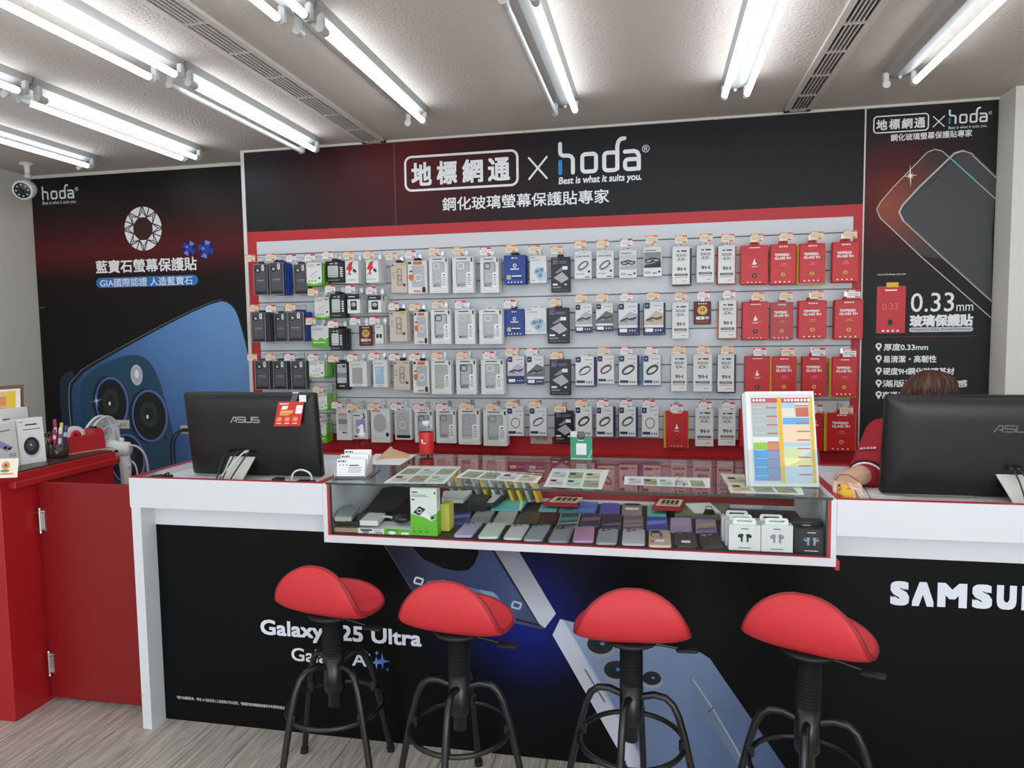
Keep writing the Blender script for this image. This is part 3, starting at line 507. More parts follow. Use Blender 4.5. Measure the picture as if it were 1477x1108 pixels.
# ------------------------------------------------------------------ bar stools
seat_red = mat('stool_red_vinyl', (205, 44, 52), .55, bump=(140, .12, .004)); pipe = mat('stool_piping', (150, 30, 40), .5); frame_b = mat('stool_black_steel', (20, 20, 22), .32, coat=.2); rub = mat('stool_black_rubber', (26, 26, 28), .55)
def make_stool(zs, label):
    t = thing('bar_stool', label, 'stool', (0, 0, 0), 'red bar stools along the counter')
    # saddle seat: a round pad folded up at both sides of a valley that runs along x
    key = [(-1, -.082, .166), (-.8, -.094, .120), (-.6, -.096, .072), (-.42, -.084, .030), (-.24, -.048, .006), (0, -.005, 0), (.25, .036, .002), (.5, .074, .010), (.75, .104, .028), (1, .124, .054)]
    def prof(s):
        for (a, ya, za), (b, yb, zb) in zip(key, key[1:]):
            if s <= b: q = (s-a)/(b-a); return (ya+(yb-ya)*q, za+(zb-za)*q)
        return key[-1][1:]
    nu, nv = 28, 12; V = []; Fq = []; E_ = []
    def pt(s, u, off):
        w = .172*max(0, 1-abs(s)**2.6)**.5; y, z = prof(s); y2, z2 = prof(min(1, s+.03)); y1, z1 = prof(max(-1, s-.03)); ty, tz = y2-y1, z2-z1; L = math.hypot(ty, tz); ny, nz = -tz/L, ty/L
        return Vector((w*u, y+ny*off, z+nz*off+zs+.016+.012*u*u*(1-abs(s))))
    S = [-cos(pi*i/nu) for i in range(nu+1)]; U = [-cos(pi*j/nv) for j in range(nv+1)]
    m = MB(); top = [[0]*(nv+1) for _ in S]; bot = [[0]*(nv+1) for _ in S]
    for i, s in enumerate(S):
        for j, u in enumerate(U):
            ed = max(0, 1-abs(s)**4)*max(0, 1-abs(u)**4); th = .007+.011*ed**.6
            top[i][j] = len(V); V.append(pt(s, u, th)); bot[i][j] = len(V); V.append(pt(s, u, -th))
    for i in range(nu):
        for j in range(nv):
            Fq.append((top[i][j], top[i+1][j], top[i+1][j+1], top[i][j+1])); Fq.append((bot[i][j], bot[i][j+1], bot[i+1][j+1], bot[i+1][j]))
        for j in (0, nv): a = (top[i][j], bot[i][j], bot[i+1][j], top[i+1][j]); Fq.append(a if j else a[::-1])
    m.add(V, Fq, seat_red, True); o = m.build('seat', t)
    m = MB(); loop = [pt(s, -1, 0) for s in S[1:-1]]+[pt(s, 1, 0) for s in S[1:-1]][::-1]; m.tube(loop, .0075, pipe, 6, True); m.build('piping', o)
    m = MB(); m.lathe([(0, zs+.004), (.075, zs+.004), (.08, zs-.006), (.04, zs-.012), (.036, zs-.02), (0, zs-.02)], rub, n=20); m.lathe([(.029+.0075*(k % 2), zs-.022-.0052*k) for k in range(33)]+[(.03, .41), (.0, .405)], rub, n=20, smooth=False); m.build('bellows', t)
    m = MB(); m.lathe([(0, .455), (.036, .455), (.036, .33), (.03, .32), (.022, .318), (.022, .27), (0, .268)], frame_b, n=20); m.build('hub', t)
    for k in range(4):
        a = pi/4+pi/2*k; P = [(.03, .415), (.07, .428), (.105, .424), (.128, .405), (.145, .37), (.162, .31), (.182, .22), (.205, .11), (.226, .012)]
        m = MB(); m.tube([(r*cos(a), r*sin(a), z) for r, z in P], .0115, frame_b, 8); o = m.build('leg', t)
        m = MB(); m.cyl((.224*cos(a), .224*sin(a), .022), (.2285*cos(a), .2285*sin(a), 0), .0145, rub, 10); m.build('foot_cap', o)
    m = MB(); m.tube([(.162*cos(2*pi*k/40), .162*sin(2*pi*k/40), .272) for k in range(40)], .0085, frame_b, 8, True)
    for k in range(4): a = pi/4+pi/2*k; m.box(.160*cos(a)-.012, .160*cos(a)+.012, .160*sin(a)-.012, .160*sin(a)+.012, .262, .300, frame_b, .004)
    m.build('foot_ring', t)
    m = MB(); m.tube([(.02, -.02, zs-.006), (.09, -.015, zs-.012), (.14, -.01, zs-.022)], .005, frame_b, 6); m.box(.135, .2, -.024, .006, zs-.034, zs-.024, rub, .004); m.build('height_lever', t)
    return t
ST = [((-1.085, 2.19), -10, 12, 'red saddle stool in front of the phone name lettering, first from the gate'), ((-.617, 2.125), -6, 45, 'red saddle stool under the green charger box, second from the gate'),
      ((-.070, 2.155), 4, 36, 'red saddle stool over the printed camera lenses, third from the gate'), ((.437, 2.10), -23, 30, 'red saddle stool under the earbud boxes, fourth from the gate')]
first = None
for (x, y), rz, leg, lab in ST:
    if first is None: first = make_stool(.60, lab); o = first
    else: o = copy_tree(first); o['label'] = lab
    o.location = (x, y, 0); o.rotation_euler = (0, 0, radians(rz))
    for ch in o.children:
        if x > .3 and ch.name.split('.')[0] in ('seat', 'bellows', 'height_lever'): ch.location.z = .03
        if ch.name.split('.')[0] in ('leg', 'foot_ring'): ch.rotation_euler = (0, 0, radians(leg-rz))
# ================================================================== hanging packages
# every kind is built once: local origin at the top middle of its front face, x right, y into the stack, z up; nominal size W x T x H
KIND = {}
def kind(key, W, T, H, desc, cat='phone accessory'):
    def deco(fn):
        KIND[key] = dict(W=W, T=T, H=H, desc=desc, cat=cat, fn=fn); return fn
    return deco
def start(W, T, H, body, bev=.0015):
    m = MB(); m.box(-W/2, W/2, 0, T, -H, 0, body, bev); m.frame((-W/2, 0, -H), (W, 0, 0), (0, 0, H)); return m
def hang(m, W, body, w=.34, h=.016):
    """the punched hanging flap on top of the box"""
    m.prism([(-W*w/2, 0), (W*w/2, 0), (W*w/2, h*.7), (W*w/2-.004, h), (-W*w/2+.004, h), (-W*w/2, h*.7)], .001, .0022, body, 'y'); m.frame((-W/2, 0, 0), (W, 0, 0), (0, 0, W)); m.rect(.5-.09, .06, .5+.09, .06+.035, DARK, 0)
def child(key, name, fn, par):
    m = MB(); fn(m); o = m.build(name, par, link=False); return o
wb = mat('white_box_card', (232, 232, 230), .5); wwin = mat('pack_window_grey', (186, 188, 188), .3); case_g = mat('case_frame_clear', (206, 210, 210), .25)
def lines(m, x0, y0, x1, n, dy, mm, h=.012, k=1):
    for i in range(n): m.rect(x0, y0-i*dy, x1-(.08 if i % 2 else 0)*(x1-x0), y0-i*dy+h, mm, k)
def phone_case(m, x0, y0, x1, y1, edge, cam_c, asp, k=2, fill=wwin):
    m.rrect(x0, y0, x1, y1, .06, fill, k, ry=.06/asp); m.rring(x0, y0, x1, y1, .06, .035, edge, k+1, ry=.06/asp, ty=.035/asp)
    w = (x1-x0); m.rring(x0+w*.08, y1-w*.62/asp, x0+w*.62, y1-w*.1/asp, .05, .035, cam_c, k+2, ry=.05/asp, ty=.035/asp)
dcase = mat('clear_pack_dark_card', (70, 68, 74), .3); dc2 = mat('dark_case_back', (84, 80, 88), .3); shell = mat('clear_shell_rim', (156, 158, 162), .2)
@kind('clear', .088, .022, .19, 'clear plastic case pack with dark phone case')
def _(m, W, T, H):
    asp = H/W; m.rring(0, 0, 1, 1, .05, .035, shell, 1, ry=.05/asp, ty=.035/asp); m.rrect(.1, .12, .9, .95, .1, dc2, 2, ry=.1/asp); m.rring(.1, .12, .9, .95, .1, .025, BLK, 3, ry=.1/asp, ty=.025/asp)
    m.ell(.32, .8, .2, .2/asp, BLK, 3); m.ell(.32, .8, .1, .1/asp, SILV, 4); m.rect(.05, .02, .95, .1, BLK, 3); lines(m, .25, .47, .75, 1, .05, LGREY, .012, 4); lines(m, .22, .42, .78, 1, .05, GREY, .01, 4)
    m.rrect(.6, .78, .78, .97, .08, INK, 5, ry=.08/asp); m.ell(.69, .91, .04, .04/asp, DARK, 6); m.ell(.69, .85, .04, .04/asp, DARK, 6)
@kind('blue', .088, .016, .19, 'flat blue case pack')
def _(m, W, T, H): m.rect(.08, .05, .92, .95, mat('blue_pack_light', (60, 104, 190), .4), 1); lines(m, .2, .6, .8, 3, .08, INK, .02, 2)
@kind('cable', .088, .02, .145, 'white and green cable box')
def _(m, W, T, H):
    asp = H/W; m.d([(0, 0), (1, 0), (1, .14), (.5, .06), (0, .14)], GREEN, 1); m.rect(0, .9, .03, 1, GREEN, 1); lines(m, .08, .88, .55, 2, .06, GREY, .02, 2); m.rect(.7, .88, .92, .92, DARK, 2)
    m.line([(.2, .4), (.7, .62)], .035, GREY, 2, asp=asp); m.line([(.35, .3), (.75, .5)], .035, SILV, 2, asp=asp); m.ell(.84, .32, .07, .07/asp, DARK, 2)
    for i in range(3): m.rrect(.1+.2*i, .17, .22+.2*i, .24, .03, GREEN, 2)
@kind('greenwedge', .1, .02, .145, 'white box with a green zigzag bottom')
def _(m, W, T, H):
    m.d([(0, 0), (1, 0), (1, .48), (.78, .34), (.55, .45), (.3, .3), (0, .44)], GREEN, 1); lines(m, .1, .86, .7, 2, .06, GREY, .02, 2); m.rect(.1, .2, .8, .24, INK, 2); lines(m, .12, .13, .7, 2, .06, mat('green_dark', (70, 150, 30), .5), .02, 2)
@kind('bank', .1, .018, .15, 'black box with a pale power bank picture')
def _(m, W, T, H):
    asp = H/W; m.rrect(.1, .22, .66, .78, .08, LGREY, 1, ry=.08/asp); m.rect(.14, .28, .62, .31, GREY, 2); m.ell(.56, .88, .08, .08/asp, SILV, 1); m.rect(.2, .86, .4, .89, INK, 1); m.rect(.08, .06, .7, .1, GREY, 1)
    for i in range(5): m.rect(.76, .24+.1*i, .9, .3+.1*i, INK, 1)
@kind('flash', .095, .022, .155, 'white box with a red lightning stripe')
def _(m, W, T, H):
    m.d([(.3, .9), (.62, .98), (.5, .72), (.62, .7), (.1, .3), (.28, .58), (.06, .6)], REDP, 1); m.d([(.62, .66), (.86, .56), (.8, .44), (.56, .54)], BLK, 2); m.rect(.3, .36, .42, .46, REDP, 2)
    for i in range(4): m.ell(.14+.18*i, .16, .05, .03, GREY, 1)
@kind('darktop', .095, .018, .15, 'white card with black header and small accessory')
def _(m, W, T, H):
    m.rect(0, .72, 1, 1, BLK, 1); m.rrect(.25, .16, .75, .64, .06, DARK, 1); m.ell(.5, .46, .18, .12, SILV, 2); lines(m, .06, .58, .16, 4, .1, GREY, .04, 1); m.rect(.1, .84, .6, .88, INK, 2)
@kind('ringcase', .095, .02, .175, 'beige box with ring phone case outline')
def _(m, W, T, H):
    asp = H/W; ob = mat('olive_outline', (116, 96, 76), .5); m.rrect(.38, .24, .68, .8, .08, mat('beige_case', (206, 190, 178), .4), 1, ry=.08/asp); m.rring(.38, .24, .68, .8, .08, .035, ob, 2, ry=.08/asp, ty=.035/asp); m.ring(.55, .5, .12, .1, .03, ob, 3)
    m.rect(.06, .9, .2, .94, DARK, 1); m.rect(.6, .9, .9, .96, mat('lime_stroke', (190, 204, 60), .5), 1); m.ell(.82, .26, .1, .1/asp, mat('brown_dot', (124, 72, 62), .5), 2); lines(m, .08, .66, .24, 3, .08, GREY, .025, 1); m.rect(.1, .06, .8, .1, LGREY, 1)
@kind('armor', .108, .022, .19, 'white window box with orange shield and clear case')
def _(m, W, T, H):
    asp = H/W; m.rrect(.2, .2, .88, .86, .08, wwin, 1, ry=.08/asp); m.rring(.2, .2, .88, .86, .08, .03, LGREY, 2, ry=.08/asp, ty=.03/asp); m.rring(.28, .66, .6, .82, .05, .03, SILV, 3); m.ring(.55, .48, .2, .2/asp, .03, INK, 3)
    m.rect(.3, .88, .75, .97, ORANGE, 2); m.rect(.04, .9, .2, .97, DARK, 2); m.d([(.06, .58), (.3, .58), (.3, .46), (.18, .38), (.06, .46)], ORANGE, 4); m.rect(.1, .66, .26, .7, DARK, 4); m.rrect(.74, .03, .92, .2, .05, DARK, 4); m.rect(.3, .05, .68, .1, mat('orange_strip', (222, 132, 90), .5), 3)
def magcase(edge, cam_c, sw):
    def fn(m, W, T, H):
        asp = H/W; m.rring(.16, .17, .84, .88, .09, .02, LGREY, 1, ry=.09/asp, ty=.02/asp); m.rrect(.18, .18, .82, .87, .08, wwin, 1, ry=.08/asp); m.rring(.2, .26, .8, .86, .08, .03, edge, 2, ry=.08/asp, ty=.03/asp)
        m.rring(.23, .66, .56, .84, .09, .045, cam_c, 3, ry=.09/asp, ty=.045/asp); m.ring(.5, .44, .17, .17/asp, .02, LGREY, 3); m.rect(.24, .18, .6, .24, sw, 4); m.rect(.3, .2, .66, .215, INK, 5)
        m.rrect(.66, .14, .92, .58, .05, INK, 5, ry=.05/asp); lines(m, .7, .42, .88, 5, .05, GREY, .02, 6); m.ell(.79, .5, .04, .04/asp, DARK, 6); m.rect(.2, .93, .7, .955, DARK, 2); m.rect(.88, .86, .95, .97, DARK, 2); m.rect(.2, .05, .72, .065, LGREY, 2)
    return fn
for key, ed, cc, sw in (('mag_grey', (118, 122, 126), (70, 74, 78), (70, 74, 78)), ('mag_black', (60, 60, 64), (50, 50, 54), (40, 42, 44)), ('mag_cream', (214, 204, 184), (226, 212, 184), (40, 42, 44)), ('mag_sand', (196, 186, 172), (176, 168, 156), (176, 158, 60)), ('mag_purple', (146, 136, 160), (150, 110, 150), (120, 90, 110)), ('mag_lilac', (164, 166, 190), (170, 172, 196), (198, 184, 70)), ('mag_green', (150, 158, 156), (130, 140, 140), (90, 150, 100)), ('mag_clear', (158, 160, 162), (232, 232, 230), (96, 100, 100))):
    KIND[key] = dict(W=.112, T=.024, H=.19, desc='white window case box with %s camera ring' % key[4:].replace('clear', 'pale'), cat='phone case', fn=magcase(mat('case_edge_'+key, ed, .3), mat('case_cam_'+key, cc, .3), mat('case_tag_'+key, sw, .4)))
blue_box = mat('sapphire_box_blue', (28, 64, 148), .4)
@kind('sapph', .115, .03, .155, 'royal blue lens protector box', 'screen protector')
def _(m, W, T, H):
    m.ring(.5, .64, .085, .07, .035, INK, 1); m.rect(.3, .5, .7, .54, INK, 1); m.rect(.36, .88, .44, .92, INK, 1); m.rect(.46, .89, .64, .91, INK, 1); m.rrect(.12, .16, .32, .32, .03, mat('box_stamp', (196, 186, 160), .5), 1); m.rect(.36, .18, .86, .24, DARK, 1); m.rect(.36, .26, .8, .3, INK, 1)
    for i in range(5): m.ell(.2+.15*i, .07, .03, .03, INK, 1, 10)
@kind('lens3', .1, .022, .165, 'white box with pale blue triple lens picture', 'lens protector')
def _(m, W, T, H):
    m.d([(.2, .42), (.5, .62), (.95, .4), (1, .34), (1, .1), (.6, .06)], mat('ice_blue', (188, 214, 232), .4), 1)
    for x, y in ((.44, .44), (.7, .48), (.62, .28)): m.ell(x, y, .14, .09, GREY, 2, 18, .2); m.ell(x, y, .1, .065, LBLUE, 3, 18, .2); m.ell(x, y, .05, .03, DARK, 4, 12)
    m.rect(.1, .82, .6, .86, LBLUE, 1); m.rect(.08, .92, .3, .95, GREY, 1); m.rect(.08, .1, .3, .12, GREY, 1)
@kind('three', .105, .02, .205, 'black box with violet heading and tilted glass picture', 'screen protector')
def _(m, W, T, H):
    vi = mat('violet_print', (140, 104, 168), .4); m.text('3D', .08, .8, .34, .92, vi, 1, bold=.012); m.rect(.4, .86, .85, .885, vi, 1); m.rect(.4, .82, .8, .84, vi, 1); m.rect(.08, .95, .4, .965, GREY, 1)
    m.d([(.12, .42), (.58, .58), (.9, .4), (.5, .28)], SILV, 1); m.d([(.2, .56), (.66, .76), (.6, .62), (.3, .54)], GREY, 1); m.d([(.5, .28), (.9, .4), (.88, .37), (.5, .25)], LGREY, 2); m.rrect(.6, .64, .86, .74, .02, INK, 2); m.rect(.08, .2, .34, .25, INK, 1); m.rect(.08, .12, .5, .16, GREY, 1); m.rect(.66, .12, .86, .24, DARK, 1); m.rect(.7, .2, .82, .24, INK, 2)
    for i in range(6): m.rect(.12+.13*i, .045, .17+.13*i, .07, GREY, 1)
@kind('lensring', .092, .014, .155, 'white box with heading and tilted metal lens ring', 'lens protector')
def _(m, W, T, H):
    m.text('LENS RING', .1, .78, .88, .85, DARK, 1, bold=.003); m.ring(.5, .48, .34, .13, .1, NAVY, 1, rot=.35, f=.05); m.ring(.54, .44, .34, .14, .05, SILV, 2, rot=.35, f=.03); m.ell(.84, .26, .07, .045, DARK, 1)
    for i in range(3): m.rect(.12+.16*i, .15, .22+.16*i, .19, GREY, 1)
    m.rect(.3, .92, .7, .95, LGREY, 1); m.rect(.6, .04, .9, .07, DARK, 1)
def photo_card(c1, c2, dark):
    def fn(m, W, T, H):
        m.rect(.04, .3, .96, .82, c1, 1); m.d([(.04, .3), (.96, .3), (.96, .5), (.04, .38)], c2, 2); m.line([(.1, .55), (.5, .62), (.9, .56)], .05, dark, 3); m.ell(.32, .52, .2, .06, dark, 3, 16); m.ell(.7, .53, .2, .06, dark, 3, 16); m.ell(.3, .53, .13, .035, SILV, 4, 12); m.ell(.7, .54, .13, .035, SILV, 4, 12)
        m.rect(.1, .86, .7, .9, GREY, 1); m.rect(.08, .1, .4, .18, SILV, 1); m.ell(.86, .16, .06, .04, DARK, 1); m.rect(.5, .1, .74, .13, DARK, 1)
    return fn
KIND['glasses'] = dict(W=.09, T=.014, H=.155, desc='grey card with a picture of glasses', cat='accessory', fn=photo_card(LGREY, SILV, DARK))
KIND['visor'] = dict(W=.09, T=.014, H=.155, desc='white card with a dark visor picture', cat='accessory', fn=photo_card(GREY, DARK, BLK))
def navy(img, c=None, tilt=True):
    def fn(m, W, T, H):
        m.rrect(.02, .78, .3, .97, .04, NAVY, 1); m.rect(.1, .87, .2, .89, INK, 2); m.rect(.5, .86, .92, .88, GREY, 1); m.rect(.78, .72, .9, .75, GREY, 1)
        if img == 'ring':
            if tilt: m.ring(.52, .5, .36, .13, .11, DARK, 1, rot=.28, f=.05); m.ring(.5, .53, .36, .13, .07, c, 2, rot=.28, f=.03)
            else: m.ring(.5, .46, .28, .18, .07, DARK, 1, f=.045); m.ring(.5, .46, .24, .155, .03, c, 2, f=.02)
            m.rect(.06, .08, .52, .17, NAVY, 1)
            for i in range(3): m.rect(.6+.12*i, .08, .66+.12*i, .14, DARK, 1)
        else:
            m.d([(0, .28), (1, .28), (1, .62), (.6, .72), (0, .4)], c, 1); m.line([(.12, .42), (.45, .5), (.62, .46), (.92, .52)], .05, DARK, 2); m.ell(.34, .42, .16, .05, GREY, 2); m.ell(.74, .46, .16, .05, GREY, 2); m.rect(0, 0, 1, .28 if img == 'low' else .2, NAVY, 1); m.rrect(.06, .06, .46, .17, .02, INK, 2)
            for i in range(3): m.ell(.6+.13*i, .11, .035, .025, INK, 2, 10)
    return fn
for key, img, c, tl, ds in (('nv_grey', 'pic', SILV, 1, 'white card with navy corner and silver glasses picture'), ('nv_dark', 'pic', mat('dark_photo', (110, 112, 112), .5), 1, 'white card with navy corner and dark glasses picture'), ('nv_tan', 'pic', mat('tan_photo', (206, 188, 160), .5), 1, 'white card with navy corner and tan glasses picture'), ('nv_low', 'low', mat('mauve_photo', (196, 188, 206), .5), 1, 'white card with deep navy bottom band'),
                         ('nr_white', 'ring', LGREY, 1, 'white card with navy corner and pale magnetic ring'), ('nr_rose', 'ring', mat('rose_ring', (176, 120, 132), .4), 1, 'white card with navy corner and rose magnetic ring'), ('nr_navy', 'ring', mat('slate_ring', (96, 100, 130), .4), 1, 'white card with navy corner and slate magnetic ring'), ('nr_black', 'ring', mat('graphite_ring', (76, 76, 78), .4), 1, 'white card with navy corner and graphite magnetic ring'), ('nr_green', 'ring', mat('sage_ring', (140, 152, 142), .4), 1, 'white card with navy corner and sage magnetic ring'), ('nr_flat', 'ring', mat('ring_inner_white', (230, 230, 230), .4), 0, 'white card with navy corner and upright black ring')):
    KIND[key] = dict(W=.09, T=.016, H=.16, desc=ds, cat='phone ring holder' if img == 'ring' else 'lens protector', fn=navy(img, c, tl))
@kind('solid', .09, .012, .205, 'white protector card with big dark lettering', 'screen protector')
def _(m, W, T, H):
    bd = mat('brown_letter', (74, 54, 50), .5); m.text('SOLID', .22, .73, .8, .8, bd, 1, bold=.004); m.text('-EX-', .22, .62, .8, .7, bd, 1, bold=.003); m.text('9H', .25, .35, .76, .45, bd, 1, bold=.008)
    m.rrect(.12, .22, .88, .28, .02, bd, 1); m.rect(.2, .24, .8, .26, SILV, 2); m.rect(.12, .175, .88, .19, mat('rust_line', (190, 110, 80), .5), 1); m.rect(.25, .86, .42, .89, DARK, 1); m.rrect(.5, .855, .82, .895, .02, bd, 1); m.rect(.55, .08, .82, .095, GREY, 1)
@kind('redmark', .115, .008, .195, 'red protector envelope with small white flame mark', 'screen protector')
def _(m, W, T, H):
    m.d([(.44, .55), (.5, .66), (.54, .56), (.6, .54), (.52, .5), (.42, .51)], INK, 1); m.rect(.26, .475, .74, .48, mat('pink_line', (236, 150, 150), .5), 1); m.rect(.4, .44, .6, .455, INK, 1); m.ell(.5, .22, .095, .056, DARK, 1); m.ell(.5, .22, .04, .024, GREY, 2, 10); m.rect(.3, .93, .7, .95, INK, 1)
    for i in range(4): m.ell(.26+.15*i, .05, .03, .015, INK, 1, 8)
@kind('redglass', .115, .008, .2, 'red protector envelope with white lettering and gold dot', 'screen protector')
def _(m, W, T, H):
    m.text('TEMPERED', .16, .7, .74, .765, INK, 1, bold=.005); m.text('GLASS 9H', .16, .615, .8, .68, INK, 1, bold=.005); m.rect(.42, .5, .6, .515, mat('pink_line'), 1); m.rect(.36, .46, .66, .47, mat('pink_line'), 1); m.ell(.5, .24, .085, .048, YEL, 1); m.ell(.5, .24, .05, .028, GOLD, 2); m.rect(.48, .22, .52, .26, DARK, 3)
    for i in range(4): m.rect(.34+.09*i, .92, .4+.09*i, .955, INK, 1); m.ell(.2+.18*i, .06, .035, .02, INK, 1, 8)
KIND['redfaded'] = dict(W=.115, T=.008, H=.2, desc='faded pinkish red protector envelope', cat='screen protector', fn=KIND['redglass']['fn'])
@kind('plainback', .1, .006, .2, 'plain coloured protector envelope', 'screen protector')
def _(m, W, T, H): m.rect(.06, .03, .94, .06, LGREY, 1)
@kind('restock', .088, .003, .125, 'maroon restocking sign card with gold emblem', 'sign')
def _(m, W, T, H):
    asp = H/W; m.text('補貨中', .12, .2, .88, .36, INK, 1, bold=.008); m.rect(.16, .09, .84, .12, ORANGE, 1); m.ell(.5, .62, .3, .3/asp, GOLD, 1); m.ell(.5, .62, .24, .24/asp, mat('gold_light', (234, 192, 90), .4), 2); m.line([(.42, .55), (.42, .7)], .05, mat('brown_letter'), 3, asp=asp); m.line([(.5, .6), (.6, .6), (.6, .7), (.52, .7)], .05, mat('brown_letter'), 3, asp=asp)
    for i in range(4): m.rect(.24+.14*i, .88, .33+.14*i, .93, INK, 1)
@kind('adapter', .06, .02, .13, 'white card with two black adapter blocks')
def _(m, W, T, H): m.rect(.15, .3, .46, .52, BLK, 1); m.rect(.54, .3, .85, .52, BLK, 1); m.rect(.2, .86, .7, .9, GREY, 1); m.rect(.2, .74, .5, .77, LGREY, 1); m.rect(.2, .08, .8, .12, LGREY, 1)
def window_box(fill, extra=None):
    def fn(m, W, T, H):
        asp = H/W; m.rring(.18, .12, .76, .76, .04, .02, GREY, 1, ry=.04/asp, ty=.02/asp); m.rrect(.2, .13, .74, .75, .04, fill, 2, ry=.04/asp); m.rect(.12, .86, .7, .88, GREY, 1); m.rect(.3, .05, .7, .07, GREY, 1)
        if extra: extra(m, asp)
    return fn
KIND['greywin'] = dict(W=.098, T=.018, H=.165, desc='white box with grey flip case window', cat='phone case', fn=window_box(mat('taupe_window', (172, 168, 164), .4)))
KIND['bluewin'] = dict(W=.082, T=.014, H=.17, desc='white box with light blue case window', cat='phone case', fn=window_box(mat('sky_window', (160, 200, 226), .4), lambda m, a: m.rring(.26, .5, .5, .7, .04, .03, INK, 3, ry=.04/a, ty=.03/a)))
KIND['greybank'] = dict(W=.09, T=.02, H=.175, desc='black box with grey striped power bank', cat='power bank', fn=lambda m, W, T, H: (m.rrect(.14, .24, .86, .94, .06, LGREY, 1, ry=.03), m.rect(.14, .44, .86, .62, GREY, 2), m.rect(.14, .8, .86, .88, SILV, 2), m.rect(.3, .12, .7, .15, INK, 1), m.rect(.56, .82, .78, .9, NAVY, 3)))
KIND['whitebank'] = dict(W=.095, T=.02, H=.2, desc='white box with grey striped power bank', cat='power bank', fn=lambda m, W, T, H: (m.rrect(.16, .3, .74, .86, .04, LGREY, 1), m.rect(.16, .5, .74, .66, GREY, 2), m.rect(.2, .78, .7, .82, mat('pink_print', (226, 120, 140), .5), 2), m.d([(.4, .24), (.5, .2), (.6, .24), (.7, .2), (.72, .26), (.38, .26)], DARK, 2), m.rrect(.84, .86, .96, .98, .05, DARK, 2)))
KIND['lilacbank'] = dict(W=.09, T=.02, H=.19, desc='white box with lilac power bank and cable', cat='power bank', fn=lambda m, W, T, H: (m.rrect(.22, .2, .86, .66, .03, PURP, 1), m.rect(.1, .92, .34, .94, GREEN, 1), m.line([(.7, .68), (.82, .74), (.74, .86)], .08, DARK, 1, asp=2), m.rect(.1, .78, .5, .81, DARK, 1), m.rect(.1, .06, .7, .12, mat('plum_print', (110, 60, 100), .5), 1)))
KIND['roundwin'] = dict(W=.115, T=.024, H=.18, desc='white box with long rounded window', cat='phone case', fn=lambda m, W, T, H: (m.rrect(.14, .3, .82, .86, .34, LGREY, 1, ry=.22), m.rrect(.16, .31, .8, .85, .32, wwin, 2, ry=.21), m.rect(.08, .92, .5, .96, mat('pink_neon', (240, 90, 130), .4), 1), m.ell(.86, .24, .09, .06, DARK, 1), m.rect(.1, .12, .6, .14, LGREY, 1)))
KIND['thincase'] = dict(W=.1, T=.02, H=.185, desc='clear fronted white box with thin case', cat='phone case', fn=lambda m, W, T, H: (m.rrect(.08, .18, .86, .92, .06, wwin, 1, ry=.03), m.rring(.12, .22, .8, .9, .06, .03, case_g, 2, ry=.03, ty=.015), m.ring(.46, .48, .2, .12, .03, INK, 3), m.rect(.1, .06, .9, .16, DARK, 2), m.rect(.2, .95, .7, .97, GREY, 1)))
KIND['thickcase'] = dict(W=.105, T=.024, H=.185, desc='white box with blue grey camera frame', cat='phone case', fn=magcase(mat('slate_edge', (120, 128, 140), .3), mat('slate_cam', (84, 92, 106), .3), mat('slate_tag', (150, 154, 160), .4)))
BODY = dict(clear=dcase, blue=BLUEP, bank=BLK, greybank=BLK, sapph=blue_box, three=BLK, redmark=REDP, redglass=REDP, redfaded=mat('faded_red_print', (196, 76, 78), .5), restock=mat('maroon_card', (96, 26, 28), .5), ringcase=mat('beige_box', (216, 200, 184), .5), cable=wb)
SIDE = {'cable': GREEN, 'greenwedge': GREEN}
PROTO = {}
def proto(key, tint=None):
    pk = (key, tint)
    if pk in PROTO: return PROTO[pk]
    k = KIND[key]; W, T, H = k['W'], k['T'], k['H']; body = TINT[tint] if tint else BODY.get(key, wb)
    m = start(W, T, H, SIDE.get(key, body)); 
    if key in SIDE: m.rect(0, 0, 1, 1, wb, .3)
    k['fn'](m, W, T, H)
    nm = {'sign': 'sign_card', 'screen protector': 'protector_pack', 'lens protector': 'lens_protector_pack', 'phone ring holder': 'ring_holder_pack', 'phone case': 'phone_case_box', 'power bank': 'power_bank_box'}.get(k['cat'], 'accessory_pack')
    o = m.build(nm, link=False); h = MB(); hang(h, W, BLK if key in ('three', 'armor', 'ringcase', 'sapph', 'bank', 'greybank') else body); PROTO[pk] = (o, [h.build('hanging_tab', o, link=False)] if key != 'restock' else []); return PROTO[pk]
TINT = dict(dark=mat('tint_dark', (62, 60, 60), .5), orange=mat('tint_orange', (206, 96, 44), .5), yellow=mat('tint_yellow', (222, 182, 40), .5), navy=mat('tint_navy', (36, 44, 100), .5), sky=mat('tint_sky', (70, 130, 200), .5), red=REDP)
def put(key, x, y, z, w, h, label, group, tint=None):
    o, ch = proto(key, tint); k = KIND[key]; c = o.copy(); COL.objects.link(c)
    c.location = (x, y, z); c.scale = (w/k['W'], 1, h/k['H'])
    for q in ch: d = q.copy(); COL.objects.link(d); d.parent = c
    return tag(c, label, k['cat'], group)
